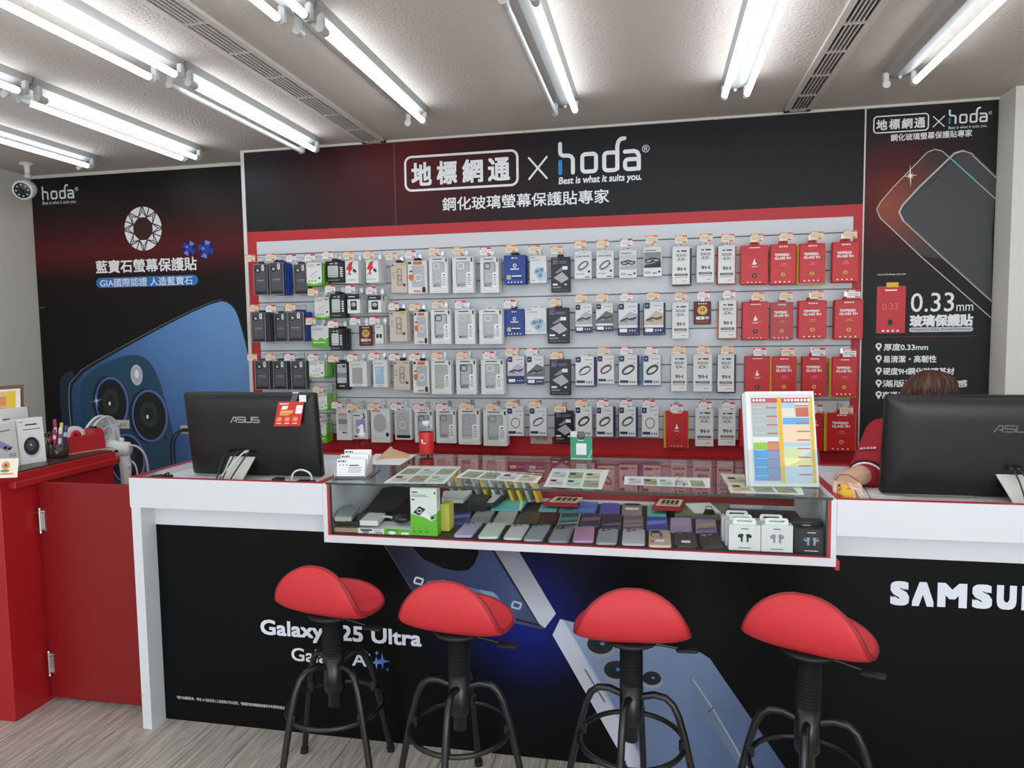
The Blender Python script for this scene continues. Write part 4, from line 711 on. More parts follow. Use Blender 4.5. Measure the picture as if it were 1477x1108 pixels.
# price holder hook: origin under the tip, packages hang under the wire
steel = mat('hook_steel', (196, 198, 200), .25, 1)
def make_hook(warm):
    m = MB(); m.tube([(0, .15, .012), (0, .02, .010), (0, .004, .012), (0, 0, .02)], .0022, steel, 6); m.box(-.011, .011, .146, .152, -.002, .045, steel, .001)
    o = m.build('display_hook', link=False); m = MB(); m.tube([(.004, .146, .04), (.004, .01, .034), (-.002, -.012, .036)], .0016, steel, 5); a = m.build('label_arm', o, link=False)
    m = MB(); m.box(-.036, .028, -.0165, -.0145, .004, .046, CREAM if warm else PAPER); m.frame((-.036, -.0165, .004), (.064, 0, 0), (0, 0, .042)); m.rect(.0, .74, 1, 1, mat('price_orange', (222, 126, 96), .5) if warm else mat('price_red', (214, 60, 52), .5), 1); m.rect(.1, .78, .6, .92, CREAM if warm else INK, 2); lines(m, .1, .5, .9, 2, .2, GREY, .06, 1); m.rect(.6, .06, .92, .2, mat('price_red', (214, 60, 52), .5), 1)
    b = m.build('price_card', o, link=False); return o, [a, b]
HOOK = [make_hook(True), make_hook(False)]
def hook(x, y, z, warm, label):
    o, ch = HOOK[0 if warm else 1]; c = o.copy(); COL.objects.link(c); c.location = (x, y, z)
    for q in ch: d = q.copy(); COL.objects.link(d); d.parent = c
    tag(c, label, 'hook', 'price card hooks on the slatwall')
# rows of the photo: (left px, right px, top px, bottom px, kind, how many in the stack, warm price card, [colour or kind of the packs behind])
ROWS = [
('top row', [
 (366, 386, 381, 425.6, 'clear', 2, 1, None), (388.7, 409, 378.5, 425, 'clear', 4, 1, 'k:blue'), (424, 443.6, 381, 424.6, 'clear', 2, 0, None), (442, 464, 379, 412, 'cable', 5, 0, None), (470, 497, 376.5, 406.5, 'bank', 3, 0, None), (498, 517, 376, 409, 'flash', 5, 1, None), (528, 546, 375, 408, 'flash', 5, 1, None),
 (564, 587, 379, 422.6, 'ringcase', 2, 1, None), (588, 616, 376, 423.6, 'armor', 2, 0, None), (619, 646, 371, 423, 'mag_clear', 3, 1, None), (652.5, 683, 370.5, 422.6, 'mag_clear', 3, 1, None), (692.7, 719.5, 371, 422.6, 'mag_grey', 3, 0, None), (727, 758, 368, 410, 'sapph', 2, 1, None), (764, 788.5, 369, 408.5, 'lens3', 2, 1, None), (795, 822.5, 371, 421.6, 'three', 1, 1, None),
 (828.6, 853.3, 362.6, 402, 'lensring', 3, 1, None), (860, 885, 361.6, 401, 'lensring', 3, 1, None), (893, 918.5, 360.6, 401, 'glasses', 2, 0, None), (928, 954.5, 356, 399, 'visor', 2, 1, None), (970, 995, 355.5, 410, 'solid', 4, 1, 'dark'), (1005, 1030, 353.5, 407.6, 'solid', 3, 1, None), (1036, 1060, 354, 409, 'solid', 3, 1, 'orange'),
 (1068.5, 1108, 354, 410, 'redmark', 4, 1, None), (1111.5, 1148, 352, 410, 'redglass', 5, 1, None), (1153.5, 1190, 351, 408, 'redglass', 4, 1, 'yellow'), (1201, 1238.5, 349, 406.5, 'redglass', 5, 1, None)]),
('upper cable row', [
 (454, 475, 429, 460, 'cable', 2, 1, None), (476.5, 498, 424, 458, 'bank', 3, 0, None), (501, 519, 424, 452, 'darktop', 6, 0, None), (531, 550, 426, 451, 'darktop', 7, 0, None)]),
('second row', [
 (363, 383, 451, 493.7, 'clear', 5, 1, None), (396, 414, 452, 492.7, 'clear', 2, 0, None), (415, 438.5, 450, 492.7, 'clear', 4, 1, 'k:blue'),
 (562, 587, 449, 492.7, 'ringcase', 4, 0, None), (597, 617.5, 450, 496.7, 'armor', 2, 1, None), (621.5, 650, 446.5, 496.7, 'mag_black', 4, 1, None), (656, 685, 446.5, 496.5, 'mag_cream', 3, 0, None), (691, 724.5, 446.5, 496.5, 'mag_clear', 3, None, None), (728, 756, 446, 484.5, 'sapph', 1, 0, None), (757, 788.5, 444, 482, 'lens3', 1, None, None), (790, 821, 444, 495, 'three', 2, 1, None),
 (830, 853.5, 438, 479.5, 'nv_grey', 3, 1, None), (859.7, 884, 437, 478, 'nv_dark', 3, 1, None), (892, 919.5, 436.5, 482, 'nv_grey', 3, 0, 'navy'), (929, 957, 435, 481.6, 'nv_tan', 2, 1, 'navy'), (969.5, 993.5, 436, 488.7, 'solid', 2, 1, None), (1000.7, 1025.6, 435, 468, 'restock', 1, 0, None), (1037, 1062, 433, 487.8, 'solid', 3, 0, 'orange'),
 (1071, 1108.5, 436, 490, 'redmark', 4, 1, None), (1111, 1144, 436, 490.5, 'redfaded', 1, 1, None), (1152, 1192.5, 434, 488.7, 'redglass', 4, 1, None), (1204, 1245, 432.6, 489, 'redglass', 5, 0, None)]),
('lower cable row', [
 (449, 474, 470, 500.8, 'greenwedge', 2, 1, None), (476.5, 495, 474, 505, 'bank', 6, 0, None), (518, 537.4, 470, 498.8, 'restock', 1, 0, None), (541, 552.5, 469, 495.7, 'adapter', 4, 0, None)]),
('third row', [
 (368, 389, 520.6, 562, 'clear', 2, 1, None), (394, 414, 520.6, 562, 'clear', 2, 1, None), (420, 441.6, 520.6, 562, 'clear', 2, 0, None), (446, 468, 521.6, 546, 'cable', 6, 0, None), (484, 502.5, 522.7, 562, 'greybank', 2, 1, None), (503.5, 529, 521.6, 558, 'greywin', 4, 0, None), (538, 558.5, 519.6, 559, 'bluewin', 4, 0, None), (567.5, 591, 520.6, 563, 'ringcase', 2, 0, None), (595.5, 619, 520.6, 567, 'armor', 2, 0, None),
 (622, 651, 519.6, 569, 'mag_sand', 3, 1, None), (658, 687, 518.6, 569, 'mag_black', 3, 1, None), (694, 726.5, 518.6, 569, 'mag_clear', 3, 0, None), (732, 756, 513.5, 553.5, 'nv_low', 2, 1, None), (760, 784, 513.5, 555, 'nv_dark', 3, 0, None), (793, 823, 518.6, 570, 'three', 2, 1, None), (830, 856.5, 513.5, 556, 'nr_white', 2, None, 'navy'), (861.7, 885.7, 512.5, 553.5, 'nr_rose', 2, 1, None), (892.6, 919, 512, 556, 'nr_navy', 2, 0, 'navy'), (928, 953, 512, 556, 'nr_black', 2, 0, 'sky'),
 (968, 990.8, 511, 564.6, 'solid', 2, 1, None), (1000, 1027, 511, 565, 'solid', 3, 1, None), (1035, 1059, 511, 565.5, 'solid', 3, 1, 'dark'), (1074.5, 1110, 514, 571, 'redmark', 3, 0, None), (1113.5, 1148.5, 514, 572, 'redglass', 3, 1, 'yellow'), (1157, 1192, 514, 572, 'redglass', 4, 0, None), (1200.5, 1235.5, 515.5, 572, 'redglass', 4, 0, 'yellow')]),
('cable row behind the monitor', [
 (457, 472, 568, 593, 'cable', 6, 1, None)]),
('lowest cable row', [
 (457, 471, 610, 639, 'greenwedge', 4, 0, None)]),
('bottom row', [
 (485, 506.6, 588.7, 635, 'whitebank', 3, 0, None), (508.6, 530, 590.7, 633.5, 'lilacbank', 2, 1, None), (535, 562.4, 590, 638.5, 'roundwin', 2, 1, None), (569.5, 594, 590, 634.5, 'thincase', 2, 0, None), (598, 624, 592.7, 638.5, 'thickcase', 3, 0, None), (629, 657.6, 591.7, 639.5, 'mag_purple', 3, 0, None), (661, 692, 590.7, 641.5, 'mag_lilac', 3, 1, None), (697, 731.5, 591.7, 643.5, 'mag_green', 3, 1, None), (732, 755, 588, 629, 'nr_flat', 3, 1, None), (764, 788, 588, 629, 'nr_white', 3, 1, None), (800, 827, 592.7, 639.5, 'three', 1, 1, None),
 (830, 853.6, 586.5, 630, 'nr_black', 3, 1, None), (860, 884, 587, 630, 'nr_rose', 4, 0, 'navy'), (893, 917, 586.5, 630, 'nr_green', 3, 0, 'navy'), (925.5, 949.7, 586.6, 630.5, 'nr_flat', 2, 0, None), (960.5, 992, 592.6, 646, 'redmark', 2, 0, 'yellow'), (1003, 1029, 589, 644, 'solid', 3, 0, None), (1036.5, 1061, 590, 643, 'solid', 3, 0, None), (1067, 1103, 590, 645, 'redmark', 3, 0, None), (1112, 1147, 592, 648, 'redglass', 2, 1, None), (1152, 1187, 593, 650, 'redglass', 2, 0, None), (1193.5, 1234, 595.5, 651, 'redglass', 4, 1, 'yellow')]),
]
BEH = 'first second third fourth fifth sixth seventh'.split()
for rowname, items in ROWS:
    only = len(items) == 1
    for i, (xa, xb, ya, yb, key, n, warm, alt) in enumerate(items):
        k = KIND[key]; T = k['T']; pitch = T+.0025; yf = YP-.022-n*pitch-.012; A = at(xa, (ya+yb)/2, yf); B = at(xb, (ya+yb)/2, yf); w = B.x-A.x; x = (A.x+B.x)/2; zt = at((xa+xb)/2, ya, yf).z; h = zt-at((xa+xb)/2, yb, yf).z
        place = ('' if only else NTH[i]+' from left, ')+rowname; bk = lambda j: ', %s behind %s, %s' % (BEH[j-1], 'the front pack' if only else NTH[i]+' front pack', rowname)
        tipz = zt+.002
        if warm is not None: hook(x, min(yf-.022, YP-.168), tipz, warm, ('steel hook with cream price card, ' if warm else 'steel hook with white price card, ')+place)
        put(key, x, yf, zt, w, h, k['desc']+', '+place, k['desc']+' packs')
        for j in range(1, n):
            q = random.Random(i*31+j+len(rowname)); kk, tint, dx, dz = key, None, q.uniform(-.003, .003), q.uniform(-.003, .003)
            desc = k['desc']
            if alt and alt.startswith('k:') and j >= 1: kk = alt[2:]; dx += .004*j; desc = KIND[kk]['desc']
            elif alt and j >= max(1, n-2): kk, tint = ('plainback', alt); dx += .006*(1 if alt in ('dark', 'navy', 'orange') else -1)*(1 if alt != 'orange' else .8); desc = alt.replace('sky', 'sky blue')+' protector envelope'; 
            if kk == 'plainback': put(kk, x+dx*.6, yf+j*pitch, zt+dz-.006, w*1.14, h*1.0, desc+bk(j), 'coloured envelopes', tint)
            else: put(kk, x+dx, yf+j*pitch, zt+dz, w, h, desc+bk(j), KIND[kk]['desc']+' packs')
# ================================================================== things on and in the counter
DZ = .9852   # desk top
# ------------------------------------------------------------------ all-in-one computers seen from behind
scr = mat('monitor_back_black', (13, 13, 14), .38, bump=(300, .05, .002)); logo_m = mat('monitor_logo', (172, 172, 174), .3, .2); metal = mat('stand_aluminium', (214, 212, 206), .4, .15)
def computer(x, y, zb, lab, flip, logo_dx, logo_m, stand_dx):
    t = thing('desktop_computer', lab, 'computer', (x, y, DZ), 'all-in-one computers seen from behind'); w, h = .572, .338; off = (0, 0, 0); tilt = radians(7)
    T = Matrix.Translation((0, 0, zb-DZ)) @ Matrix.Rotation(tilt, 4, 'X')
    def lm(): m = MB(); m.T = T; return m
    m = lm(); bmx = bmesh.new(); rings = []
    for dy, ix, iz in [(.012, 0, 0), (-.006, 0, 0)]+[(-.006-.030*(1-(1-s)**2.6), .11*s**1.3, .085*s**1.3) for s in (.06, .14, .24, .36, .5, .66, .82, 1)]:
        P = MB.rr(-w/2+ix, iz, w/2-ix, h-iz, .010+ix*.4); rings.append([bmx.verts.new((a, dy, b)) for a, b in P])
    for A, B in zip(rings, rings[1:]):
        n = len(A)
        for i in range(n): bmx.faces.new((A[i], A[(i+1) % n], B[(i+1) % n], B[i]))
    bmx.faces.new(rings[-1]); bmx.faces.new(rings[0][::-1]); bmesh.ops.recalc_face_normals(bmx, faces=bmx.faces[:]); m.bm(bmx, scr, True); m.build('rear_shell', t)
    m = lm(); m.box(-w/2+.01, w/2-.01, .012, .016, .03, h-.01, mat('screen_glass_black', (10, 10, 12), .1)); m.build('screen', t)
    m = lm(); m.frame((logo_dx-.057, -.036, h*.665), (.001, 0, 0), (0, 0, .001)); L = lambda P, q=logo_m: m.line(P, 4.4, q, 1, round_=False)
    L([(0, 0), (14, 23)]); L([(14, 22), (26, 22)]); L([(24, 0), (24, 24)]); L([(13, 8), (23, 8)])
    for x0, P in ((31, [(28, 22), (0, 22), (0, 12), (28, 12), (28, 2), (0, 2)]), (64, [(0, 24), (0, 2), (26, 2), (26, 24)]), (94, [(28, 22), (0, 22), (0, 12), (28, 12), (28, 2), (0, 2)])): L([(x0+a, b) for a, b in P])
    m.build('maker_logo', t)
    m = lm(); m.frame((0, -.0125, 0), (1, 0, 0), (0, 0, 1)); s0 = -w/2+.045
    for a, b, c, e, mm in ((s0, .025, .016, .017, LBLUE), (s0+.018, .025, .015, .017, SILV), (s0+.036, .022, .008, .009, INK), (s0+.046, .022, .034, .018, LGREY), (s0-.006, .021, .016, .003, LBLUE)): m.rect(a, b, a+c, b+e, mm, 12); 
    m.rect(s0+.05, .032, s0+.075, .034, GREY, 13); m.rect(s0+.05, .028, s0+.072, .03, GREY, 13); m.rect(w/2-.04, h-.035, w/2-.015, h-.031, GREY, 12) if flip else m.rect(w/2-.03, h-.05, w/2-.012, h-.044, LGREY, 12)
    m.build('sticker', t)
    # stand: neck plate leaning back to the foot plate
    sx = stand_dx; m = MB(); c0 = .055; lean = -.035 if flip else .035
    m.add([(sx-c0, -.045, .085), (sx+c0, -.045, .085), (sx+c0-.0+(-.022 if not flip else 0)*0, -.105, .004), (sx-c0, -.105, .004)][:0] or [(sx-c0, -.046, .088), (sx+c0, -.046, .088), (sx+c0-(.02 if flip else 0), -.12, .003), (sx-c0+(0 if flip else .026), -.12, .003), (sx-c0, -.040, .088), (sx+c0, -.040, .088), (sx+c0-(.02 if flip else 0), -.112, .003), (sx-c0+(0 if flip else .026), -.112, .003)],
          [(0, 3, 2, 1), (4, 5, 6, 7), (0, 1, 5, 4), (1, 2, 6, 5), (2, 3, 7, 6), (3, 0, 4, 7)], metal)
    m.box(sx-.09, sx+.09, -.12, .10, 0, .004, metal, .0015); m.build('stand', t)
    return T, (x, y, DZ)
cab_k = mat('black_cable', (22, 22, 24), .4); cab_w = mat('white_cable', (222, 222, 218), .4); cab_p = mat('dark_violet_cable', (58, 44, 62), .4)
def cable(P, r, m_, lab, cat='cable', plug=None):
    m = MB(P[0]); Q = [Vector(p) for p in P]
    for _ in range(2): Q = [Q[0]]+[q for a, b in zip(Q, Q[1:]) for q in (a*.75+b*.25, a*.25+b*.75)]+[Q[-1]]
    m.tube(Q, r, m_, 6)
    if plug: d = (Q[0]-Q[1]).normalized(); m.tube([Q[0]-d*.03, Q[0]-d*.026, Q[0], Q[0]+d*.004], [.004, plug, plug, plug*.6], m_, 8)
    return tag(m.build('cable'), lab, cat)
ML = computer(-1.565, 2.55, .992, 'black desktop computer with a red flyer clipped on its back', True, -.012, logo_m, -.035)
MR = computer(1.031, 2.55, .992, 'black desktop computer that hides the staff member in red', False, .085, mat('monitor_logo_dim', (104, 102, 100), .3, .2), .10)
def cables(x, y, specs, where):
    for i, (dx, ex, mm, word, hh) in enumerate(specs):
        cable([(x+dx, y-.046, DZ+.11), (x+dx-.002, y-.085, DZ+.112), (x+dx*.7+ex*.3, y-.115, DZ+.075), (x+ex, y-.13, DZ+.02), (x+ex*1.05, y-.135, DZ+.006)], .0028, mm, word+' '+where, plug=.006)
cables(-1.60, 2.55, [(-.045, -.06, cab_k, 'outermost black cable drooping clear of the silver stand', 0), (-.02, -.045, cab_k, 'thick black cable running down the edge of the stand', 0), (-.002, -.035, cab_p, 'dark violet cable in the middle of the bundle', 0), (.028, -.05, cab_w, 'white plug cable crossing the stand', 0), (.05, .0, cab_k, 'curved black cable crossing under the white one', 0)], 'at the left computer')
cables(1.131, 2.55, [(-.02, -.005, cab_p, 'dark violet cable nearest the slanted stand edge', 0), (.0, .022, cab_p, 'dark violet cable in the middle of the stand', 0), (.012, .034, cab_k, 'black cable twisted beside the middle one', 0), (.045, .072, cab_w, 'white plug cable leaving the stand edge', 0), (.062, .05, cab_k, 'short black cable behind the white one', 0)], 'at the staff computer')
# flyer on the left computer
p0, p1 = at(397, 581, 2.47), at(437, 614, 2.47); t = thing('flyer', 'red promotion flyer hanging on the back of the left computer', 'flyer', (p0.x, 2.47, p1.z))
m = MB(t.location); q = [at(a, b, 2.468) for a, b in ((395, 615), (433, 614.5), (439, 579), (401.5, 579.5))]
m.add(q+[v+Vector((0, .001, 0)) for v in q], [(0, 1, 2, 3), (7, 6, 5, 4), (0, 4, 5, 1), (1, 5, 6, 2), (2, 6, 7, 3), (3, 7, 4, 0)], mat('flyer_red', (206, 44, 38), .4))
m.frame(q[0], q[1]-q[0], q[3]-q[0])
for i in range(5): m.rect(.08+.07*i, .88, .13+.07*i, .93, INK, 1)
m.d([(.16, .68), (.38, .68), (.42, .82), (.2, .82)], INK, 1); m.d([(.14, .5), (.6, .5), (.66, .64), (.16, .64)], mat('flyer_orange', (250, 164, 70), .4), 1); m.rect(.14, .45, .5, .47, INK, 1); m.rrect(.72, .5, .96, .84, .04, INK, 1)
for i in range(3): m.ell(.16+.3*i, .28, .11, .1, mat('flyer_coral', (240, 120, 84), .4), 1); m.ell(.18+.3*i, .28, .05, .06, mat('flyer_orange'), 2); m.rect(.08+.3*i, .1, .26+.3*i, .13, INK, 1)
m.build('sheet', t)
m = MB(t.location); a, b, c, d_ = at(419, 579, 2.467), at(427, 579, 2.467), at(431, 566, 2.466), at(423, 566, 2.466); m.add([a, b, c, d_]+[v+Vector((0, .0015, 0)) for v in (a, b, c, d_)], [(0, 1, 2, 3), (7, 6, 5, 4), (0, 4, 5, 1), (1, 5, 6, 2), (2, 6, 7, 3), (3, 7, 4, 0)], mat('grey_tape_strap', (84, 84, 88), .3)); m.frame(d_+Vector((0, -.001, 0)), c-d_, (a-d_)*-.15); m.rect(-.1, -.7, 1, .2, LGREY, 1); m.build('strap', t)
m = MB(t.location); a = at(432, 579, 2.466); m.box(a.x, a.x+.028, 2.464, 2.466, a.z-.002, a.z+.024, PAPER); m.build('white_clip', t)
# small bits on the left desk
def gadget(name, lab, cat, bx, m_, bev=.002):
    m = MB((bx[0], bx[2], bx[4])); m.box(*bx, m_, bev); return tag(m.build(name), lab, cat)
def gpx(px, py, Z): return az(px, py, Z)
p = gpx(215, 690, DZ+.0); gadget('card_reader', 'flat black gadget by the left end of the sales desk', 'gadget', (p.x-.02, p.x+.04, 2.40, 2.47, DZ, DZ+.012), BLK); gadget('charger', 'low black charger beside the flat black gadget', 'charger', (p.x+.055, p.x+.115, 2.40, 2.45, DZ, DZ+.02), BLK)
p = gpx(258, 690, DZ); m = MB((p.x, 2.41, DZ)); m.tube([(p.x-.012, 2.41, DZ+.003), (p.x-.012, 2.41, DZ+.03), (p.x, 2.41, DZ+.036), (p.x+.008, 2.41, DZ+.02), (p.x+.02, 2.42, DZ+.006), (p.x+.09, 2.44, DZ+.004)], .0035, BLK, 6); tag(m.build('cable'), 'small black looped cable standing up on the left desk', 'cable')
p = gpx(414, 692, DZ); gadget('card_reader', 'small dark block with a white lid under the left computer', 'gadget', (p.x-.018, p.x+.018, 2.42, 2.46, DZ, DZ+.02), DARK)
p = gpx(458, 692, DZ); gadget('usb_hub', 'black usb hub on the desk corner beside the glass case', 'gadget', (p.x-.036, p.x+.03, 2.41, 2.45, DZ, DZ+.016), BLK); cable([(p.x+.024, 2.43, DZ+.018), (p.x+.02, 2.43, DZ+.045), (p.x-.02, 2.43, DZ+.06), (p.x-.055, 2.43, DZ+.045), (p.x-.06, 2.43, DZ+.01), (p.x-.062, 2.43, DZ+.003)], .0035, cab_w, 'white cable arching over the black usb hub')
# ------------------------------------------------------------------ staff desk
pp = [gpx(a, b, DZ) for a, b in ((1236, 716), (1303, 716), (1288, 703), (1242, 700))]; m = MB(pp[0]); m.prism([(v.x, v.y) for v in pp], DZ, DZ+.0012, PAPER); tag(m.build('paper_sheet'), 'white paper sheet by the hand of the staff member', 'paper')
p = gpx(1320, 716, DZ); gadget('pen_tray', 'dark flat tray in front of the staff computer foot', 'tray', (p.x-.05, p.x+.045, 2.39, 2.43, DZ, DZ+.010), mat('dark_plum_plastic', (60, 20, 30), .4))
p = gpx(1214, 716, DZ); t = thing('tape_measure', 'yellow gadget with white cords beside the hand', 'gadget', (p.x, 2.42, DZ)); m = MB(t.location); m.ball((p.x, 2.44, DZ+.02), .03, mat('yellow_plastic', (226, 176, 36), .45), (1.05, .8, .66)); m.ball((p.x-.006, 2.45, DZ+.042), .014, mat('yellow_plastic'), (1, .9, 1)); m.build('body', t); m = MB(t.location)
for i in range(3): m.tube([(p.x+.0+.006*i, 2.455, DZ+.046), (p.x+.022+.006*i, 2.43, DZ+.042), (p.x+.034+.006*i, 2.415, DZ+.022), (p.x+.040+.006*i, 2.41, DZ+.004)], .0022, cab_w, 5)
m.build('cord', t)
p = gpx(1192, 712, DZ); cable([(p.x, 2.44, HT), (p.x+.02, 2.5, HT+.045), (p.x+.06, 2.52, HT+.05), (p.x+.10, 2.48, HT+.02), (p.x+.115, 2.44, DZ+.003)], .0012, cab_k, 'thin dark wire looping in front of the hand')
gadget('cable_bundle', 'teal tape roll lying at the right desk near the frame edge', 'tape', (1.172, 1.215, 2.40, 2.44, DZ, DZ+.022), mat('sea_green_tape', (70, 150, 120), .4), .008)
# ------------------------------------------------------------------ on the glass top
def tilt_box(name, lab, cat, c, u, v, th, m_, deco=None, grp=None):
    """a slab with lower left corner c, edges u and v, thickness th towards u x v"""
    c, u, v = Vector(c), Vector(u), Vector(v); n = u.cross(v).normalized()*th; m = MB(c); P = [c, c+u, c+u+v, c+v]; m.add(P+[q+n for q in P], [(3, 2, 1, 0), (4, 5, 6, 7), (0, 1, 5, 4), (1, 2, 6, 5), (2, 3, 7, 6), (3, 0, 4, 7)], m_)
    if deco: m.frame(c if th < 0 else c+n, u, v); deco(m)
    return tag(m.build(name), lab, cat, grp)
def flat(name, lab, cat, quad, Z, th, m_, deco=None, grp=None):
    """a sheet or slab lying at height Z whose four corners are seen at quad (near left, near right, far right, far left)"""
    a, b, c, d_ = [az(x, y, Z) for x, y in quad]; m = MB(a); P = [a, b, c, d_]; up = Vector((0, 0, th)); m.add(P+[q+up for q in P], [(3, 2, 1, 0), (4, 5, 6, 7), (0, 1, 5, 4), (1, 2, 6, 5), (2, 3, 7, 6), (3, 0, 4, 7)], m_)
    if deco:
        m.frame(a+up, b-a, d_-a); deco(m)
    return tag(m.build(name), lab, cat, grp)
sheetm = mat('price_sheet_paper', (222, 230, 220), .35); inkg = mat('sheet_green_ink', (150, 160, 120), .5)
def prices(seed, cols=3, rows=2):
    def fn(m):
        q = random.Random(seed); m.rect(.03, .9, .97, .97, LGREY, 1)
        for i in range(cols):
            for j in range(rows):
                x, y = .05+i*.93/cols, .06+j*.82/rows; w, h = .8/cols, .7/rows; m.rect(x, y, x+w, y+h, (inkg, LGREY, mat('sheet_sand', (206, 200, 160), .5), mat('sheet_mint', (186, 214, 200), .5))[q.randrange(4)], 1); m.rect(x+w*.1, y+h*.55, x+w*.5, y+h*.85, (inkg, GREY, DARK)[q.randrange(3)], 2); m.rect(x+w*.1, y+h*.2, x+w*.9, y+h*.28, GREY, 2); m.rect(x+w*.55, y+h*.4, x+w*.95, y+h*.46, DARK, 2)
    return fn
flat('price_sheet', 'printed price sheet under the clear red label bottle', 'price sheet', ((553, 697), (641, 698), (666, 673), (590, 672)), GZ, .0008, sheetm, prices(1), 'price sheets on the glass top')
flat('price_sheet', 'printed price sheet with a clear phone stand on it, left of the centre', 'price sheet', ((657, 689), (774, 697), (782, 687), (676, 677)), GZ, .0008, mat('price_sheet_white', (230, 236, 234), .35), prices(2, 4, 1), 'price sheets on the glass top')
flat('price_sheet', 'printed price sheet in the middle of the glass top below the green card', 'price sheet', ((784, 702), (868, 706), (879, 678), (797, 676)), GZ, .0008, sheetm, prices(3), 'price sheets on the glass top')
flat('price_sheet', 'wavy white price sheet right of the middle sheet', 'price sheet', ((900, 699), (1024, 704), (1024, 690), (901, 687)), GZ, .0008, mat('price_sheet_white'), prices(4, 5, 1), 'price sheets on the glass top')
flat('price_sheet', 'price sheet half under the leaflet holder', 'price sheet', ((1054, 711), (1160, 714), (1150, 690), (1039, 683)), GZ, .0008, sheetm, prices(5), 'price sheets on the glass top')
def clear_stand(px, py, lab, h=.075):
    p = az(px, py, GZ); m = MB(p); c = CLEAR
    for s in (-1, 1): m.tube([(p.x+.02*s, p.y+.03, GZ+.002), (p.x+.008*s, p.y-.005, GZ+.03), (p.x, p.y+.012, GZ+h)], .003, c, 6); m.tube([(p.x+.008*s, p.y-.005, GZ+.03), (p.x+.014*s, p.y-.03, GZ+.012), (p.x+.014*s, p.y-.035, GZ+.022)], .003, c, 6)
    tag(m.build('phone_stand'), lab, 'phone stand', 'clear phone stands on the glass top')
clear_stand(712, 691, 'clear plastic phone stand standing on a price sheet'); clear_stand(980, 703, 'small clear phone stand in front of the wavy price sheet', .03); clear_stand(1043, 706, 'small clear phone stand left of the leaflet holder', .03)
# white card rack with three tiers of cards
p = az(482, 690.5, GZ); t = thing('card_rack', 'dark tiered card rack on the left corner of the glass top', 'card holder', (p.x, p.y, GZ)); acr = mat('rack_dark_acrylic', (70, 58, 60), .2)
w = .118; yaw = radians(8); R = Matrix.Translation((p.x, p.y, GZ)) @ Matrix.Rotation(yaw, 4, 'Z')
m = MB(t.location); m.T = R; m.box(-.008, w+.02, -.012, .15, 0, .004, acr); m.build('base', t)
m = MB(t.location); m.T = R
for s in (0, w-.002): m.prism([(.0, .004), (.10, .004), (.118, .066), (.1, .07), (.012, .03)], s, s+.002, LGREY, 'x')
m.build('side_panel', t)
def card_face(m):
    for i in range(4): m.rect(.04+.075*i, .82, .1+.075*i, .92, (DARK, GREY)[i % 2], 1)
    for i in range(3): m.rect(.08+.12*i, .62, .14+.12*i, .68, GREY, 1)
    lines(m, .42, .5, .9, 4, .09, GREY, .03, 1); m.rect(.44, .6, .78, .66, DARK, 1)
for i, nm in enumerate(('front', 'middle', 'rear')):
    c = R @ Vector((.004+.004*i, .012+.035*i, .006+.012*i)); u = R.to_3x3() @ Vector((w-.01-.002*i, 0, 0)); v = R.to_3x3() @ Vector((0, .02, .062))
    tilt_box('business_cards', 'pack of white business cards in the %s tier of the dark rack' % nm, 'business cards', c, u, v, -.012, PAPER, card_face, 'business cards in the rack')
p = az(533, 655, GZ); t = thing('spray_bottle', 'small spray bottle with white pump behind the card rack', 'bottle', (p.x, p.y-.08, GZ)); B = Vector((p.x, p.y-.08, 0))
m = MB(t.location); m.lathe([(0, GZ), (.022, GZ), (.023, GZ+.06), (.018, GZ+.08), (.011, GZ+.085), (.011, GZ+.09)], CLEAR, B); m.build('body', t); m = MB(t.location); m.lathe([(0, GZ+.088), (.0165, GZ+.088), (.0165, GZ+.106), (.010, GZ+.11), (.010, GZ+.125), (.0075, GZ+.13), (.0075, GZ+.142), (0, GZ+.144)], WHITE, B); m.box(B.x-.012, B.x, B.y-.02, B.y, GZ+.128, GZ+.137, WHITE, .002); m.build('pump', t)
# envelope on a sheet
flat('paper_sheet', 'white paper sheet at the rear left of the glass top', 'paper', ((523, 670), (577, 671), (601, 656), (542, 655)), GZ, .001, PAPER)
a = [az(x, y, GZ+.002) for x, y in ((541, 664), (560, 662), (590, 661), (591, 656), (578, 655), (562, 652))]; m = MB(a[0]); lift = [.001, .004, .003, .002, .012, .02]
m.add([v+Vector((0, 0, l)) for v, l in zip(a, lift)]+[v-Vector((0, 0, .0008)) for v in a], [(0, 1, 4, 5), (1, 2, 3, 4), (11, 10, 7, 6), (10, 9, 8, 7)]+[(i, 6+i, 6+(i+1) % 6, (i+1) % 6) for i in range(6)], mat('kraft_envelope', (214, 178, 140), .7)); tag(m.build('envelope'), 'crumpled kraft envelope lying on the white sheet', 'envelope')
p = az(562, 654, GZ); m = MB(p); m.tube([(p.x, p.y, GZ+.004), (p.x, p.y, GZ+.024), (p.x+.008, p.y, GZ+.03), (p.x+.014, p.y, GZ+.022)], .002, LGREY, 6); tag(m.build('bent_clip'), 'tiny pale wire clip sticking up behind the kraft envelope', 'clip')
p = az(615, 661, GZ); t = thing('water_bottle', 'clear bottle with a red label and white cap on the glass top', 'bottle', (p.x, 2.93, GZ)); bx = at(615, 640, 2.93).x; B = Vector((bx, 2.93, 0))
m = MB(t.location); m.lathe([(0, GZ), (.028, GZ), (.03, GZ+.008), (.031, GZ+.108), (.027, GZ+.118), (.015, GZ+.130), (.013, GZ+.134)], glass('bottle_clear', (240, 244, 246), 1.33, .03), B); m.build('body', t)
